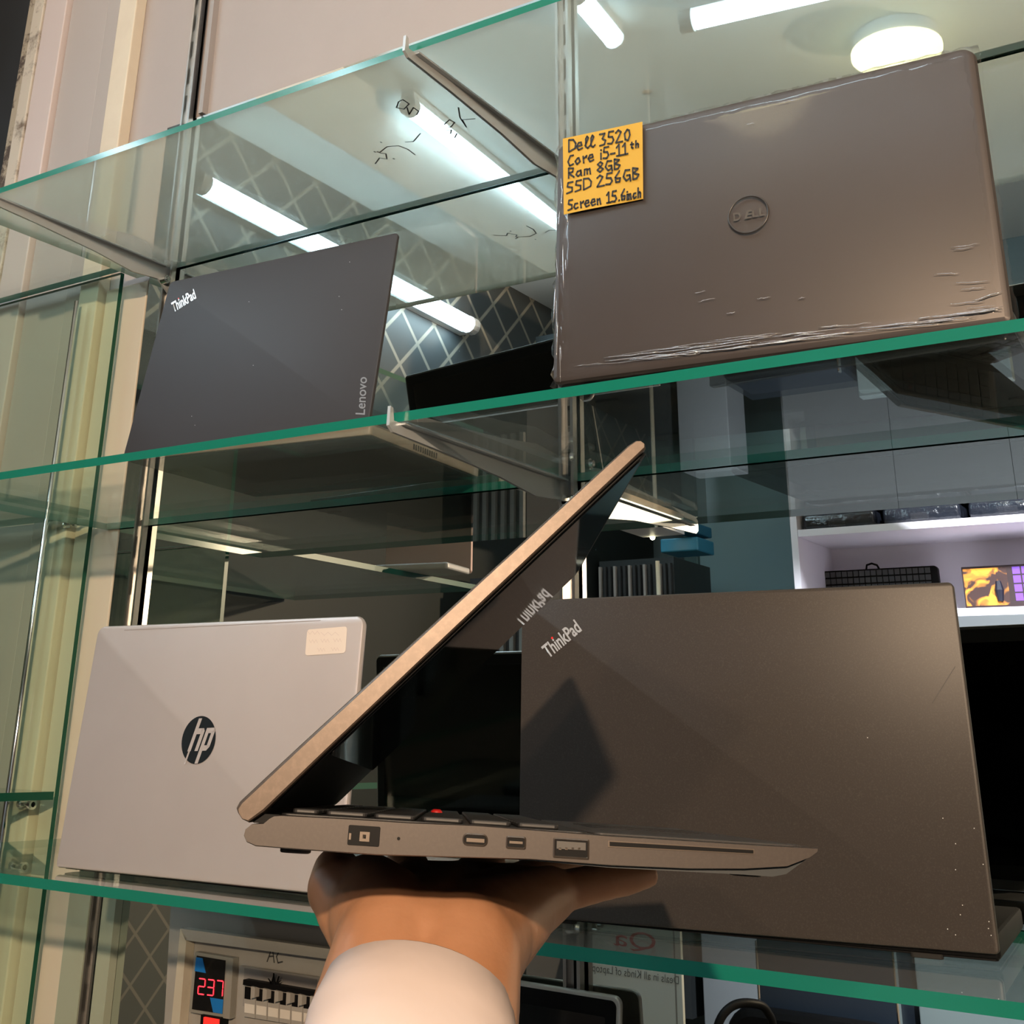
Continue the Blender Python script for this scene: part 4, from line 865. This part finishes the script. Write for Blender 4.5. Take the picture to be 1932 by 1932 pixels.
bm = BM(); loft(bm, [[p + Vector((-.1, 0, -.045)), p + Vector((.03, 0, -.045)), p + Vector((.03, 0, -.013)), p + Vector((-.1, 0, -.013))] for p in pp]); link('underside', bm, WHITE, pk)
# slatted dark rack
rk = empty('slatted_rack', seen(1130, 1110, 2.5)); tag(rk, 'dark rack of upright slats seen in the mirror above the large black laptop', 'rack')
bm = BM(); a, b_ = seen(1090, 1150, 2.5) - rk.location, seen(1268, 1050, 2.5) - rk.location; a.x = max(a.x, XL + .04 - rk.location.x); box(bm, (a.x, -.3, -2 + .8), (b_.x, -.01, b_.z)); link('body', bm, mat('rack_dark', (.03, .035, .037), .5), rk)
for k in range(15):
    x = a.x + (b_.x - a.x) * (k + .3) / 15; link('slat', box(BM(), (x, -.009, a.z - .2), (x + (b_.x - a.x) / 34, .006, b_.z - .02)), MATS['key_grey'] if k % 3 else BOARD, rk)
# rose-silver laptop on the left wing, seen in the mirror
sh = .284 + ZO + .0052
a = vz(727, 1092, sh); b_ = vz(890, 1086, sh)
yaw_ = math.atan2(b_.y - a.y, b_.x - a.x); w_ = (b_ - a).length
t = empty('laptop', (a.x, a.y, sh), yaw_); tag(t, 'rose silver laptop on the left wing shelf, seen in the mirror above the white sticker', 'laptop')
hl_ = .10
fR = lambda u, v, w: Vector((u, -w * .99, .004 + v))
link('lid', rslab(BM(), w_, .155 if w_ < .3 else .2, .006, -.004, .004, .0015, fR), mat('rose_silver', (.40, .28, .25), .4, .4), t)
link('base', rslab(BM(), w_, .1, .006, .001, .013, .003, lambda u, v, w: Vector((u, .006 + v, w))), MATS['silver_base'], t)
# dim dividers and a pale pillar behind the silver laptop
box_at('pale_pillar', (540, 990, 622, 1300), 1.9, .12, mat('pillar_grey', (.40, .40, .37), .6), 'pale pillar seen in the mirror above the silver laptop', 'pillar')
bxs = empty('dark_cupboard', seen(700, 1150, 1.7)); tag(bxs, 'dark cupboard with light dividers seen in the mirror behind the silver laptop', 'cupboard')
a, b_ = seen(640, 1300, 1.7) - bxs.location, seen(990, 1085, 1.7) - bxs.location
a.x = max(a.x, XL + .06 - bxs.location.x)
link('body', box(BM(), (a.x, -.3, -1.2), (b_.x, -.01, b_.z)), mat('cupboard_dark', (.045, .045, .048), .5), bxs)
for k in range(6): x = a.x + (b_.x - a.x) * (k + .5) / 6; link('divider', box(BM(), (x, -.0095, -.6), (x + .012, .004, b_.z - .03)), mat('divider_grey', (.25, .25, .24), .5) if 'divider_grey' not in MATS else MATS['divider_grey'], bxs)
# shop sign, column, dark counter and chair in the lower part of the mirror
Ys = 1.95
o = empty('shop_sign', seen(1200, 1850, Ys)); tag(o, 'white glass sign with red and grey lettering, mirrored, below the lowest shelf', 'sign')
a, b_ = seen(1108, 2150, Ys) - o.location, seen(1282, 1740, Ys) - o.location
link('panel', box(BM(), (a.x, -.012, a.z), (b_.x, 0, b_.z)), mat('sign_white', (.60, .64, .62), .3), o)
def sg(x, y): q = seen(x, y, Ys) - o.location; q.y = .0008; return q
p0, p1, p2 = sg(1237, 1800), sg(1158, 1789), sg(1237, 1762)
write('red_lettering', 'Qa', mat('sign_red', (.60, .03, .03), .5), o, p0, p1 - p0, p2 - p0)
p0, p1, p2 = sg(1307 - 26, 1862), sg(1112, 1836), sg(1307 - 26, 1842)
write('grey_lettering', 'Deals in all Kinds of Laptops', mat('sign_ink', (.16, .17, .17), .5), o, p0, p1 - p0, p2 - p0)
link('seam', box(BM(), (sg(1273, 1850).x, .0002, a.z), (sg(1273, 1850).x + .004, .0006, b_.z)), MATS['divider_grey'], o)
box_at('grey_column', (1330, 1600, 1442, 2300), 2.5, .15, mat('column_grey', (.22, .24, .25), .5), 'grey column in the mirror between the sign and the dark counter', 'column')
ct_ = box_at('dark_counter', (1442, 1772, 1706, 2300), 2.1, .22, mat('counter_blue_black', (.018, .026, .038), .35), 'blue black counter front in the mirror below the large black laptop', 'counter')
for x in (1441, 1706): box_at('counter_edge', (x - 3, 1776, x + 3, 2300), 2.098, .02, CHROME, None, None, None, None).parent = ct_
box_at('pale_panel', (1745, 1740, 2100, 2300), 2.2, .04, mat('panel_teal_grey', (.20, .25, .25), .5), 'teal grey panel in the mirror at the lower right corner', 'panel')
ch = empty('arm_chair', (seen(1400, 1900, 1.7).x, -1.7, 0)); tag(ch, 'black arm chair in the mirror, only its arm loop showing at the bottom edge', 'chair')
az = seen(1395, 1886, 1.7).z
link('seat', rslab(BM(), .46, .44, .06, .42, .48, .02, lambda u, v, w: Vector((u - .2, v - .3, w))), BLACK, ch)
link('backrest', rslab(BM(), .44, .4, .08, 0, .05, .02, lambda u, v, w: Vector((u - .19, -.33 - w, v + .5))), BLACK, ch)
for sx in (-.0, .40):
    link('arm', tube(BM(), soft([(sx - .03, .10, .45), (sx - .03, .10, az - .12), (sx - .02, .09, az - .04), (sx + .0, .06, az - .005), (sx + .03, .02, az), (sx + .05, -.02, az - .02), (sx + .055, -.04, az - .10), (sx + .055, -.05, .46)]), .009, 12), BLACK, ch, True)
for sx in (-.18, .22):
    for sy in (-.26, .1): link('leg', tube(BM(), [(sx, sy, 0), (sx, sy, .425)], .014, 10), BLACK, ch, True)
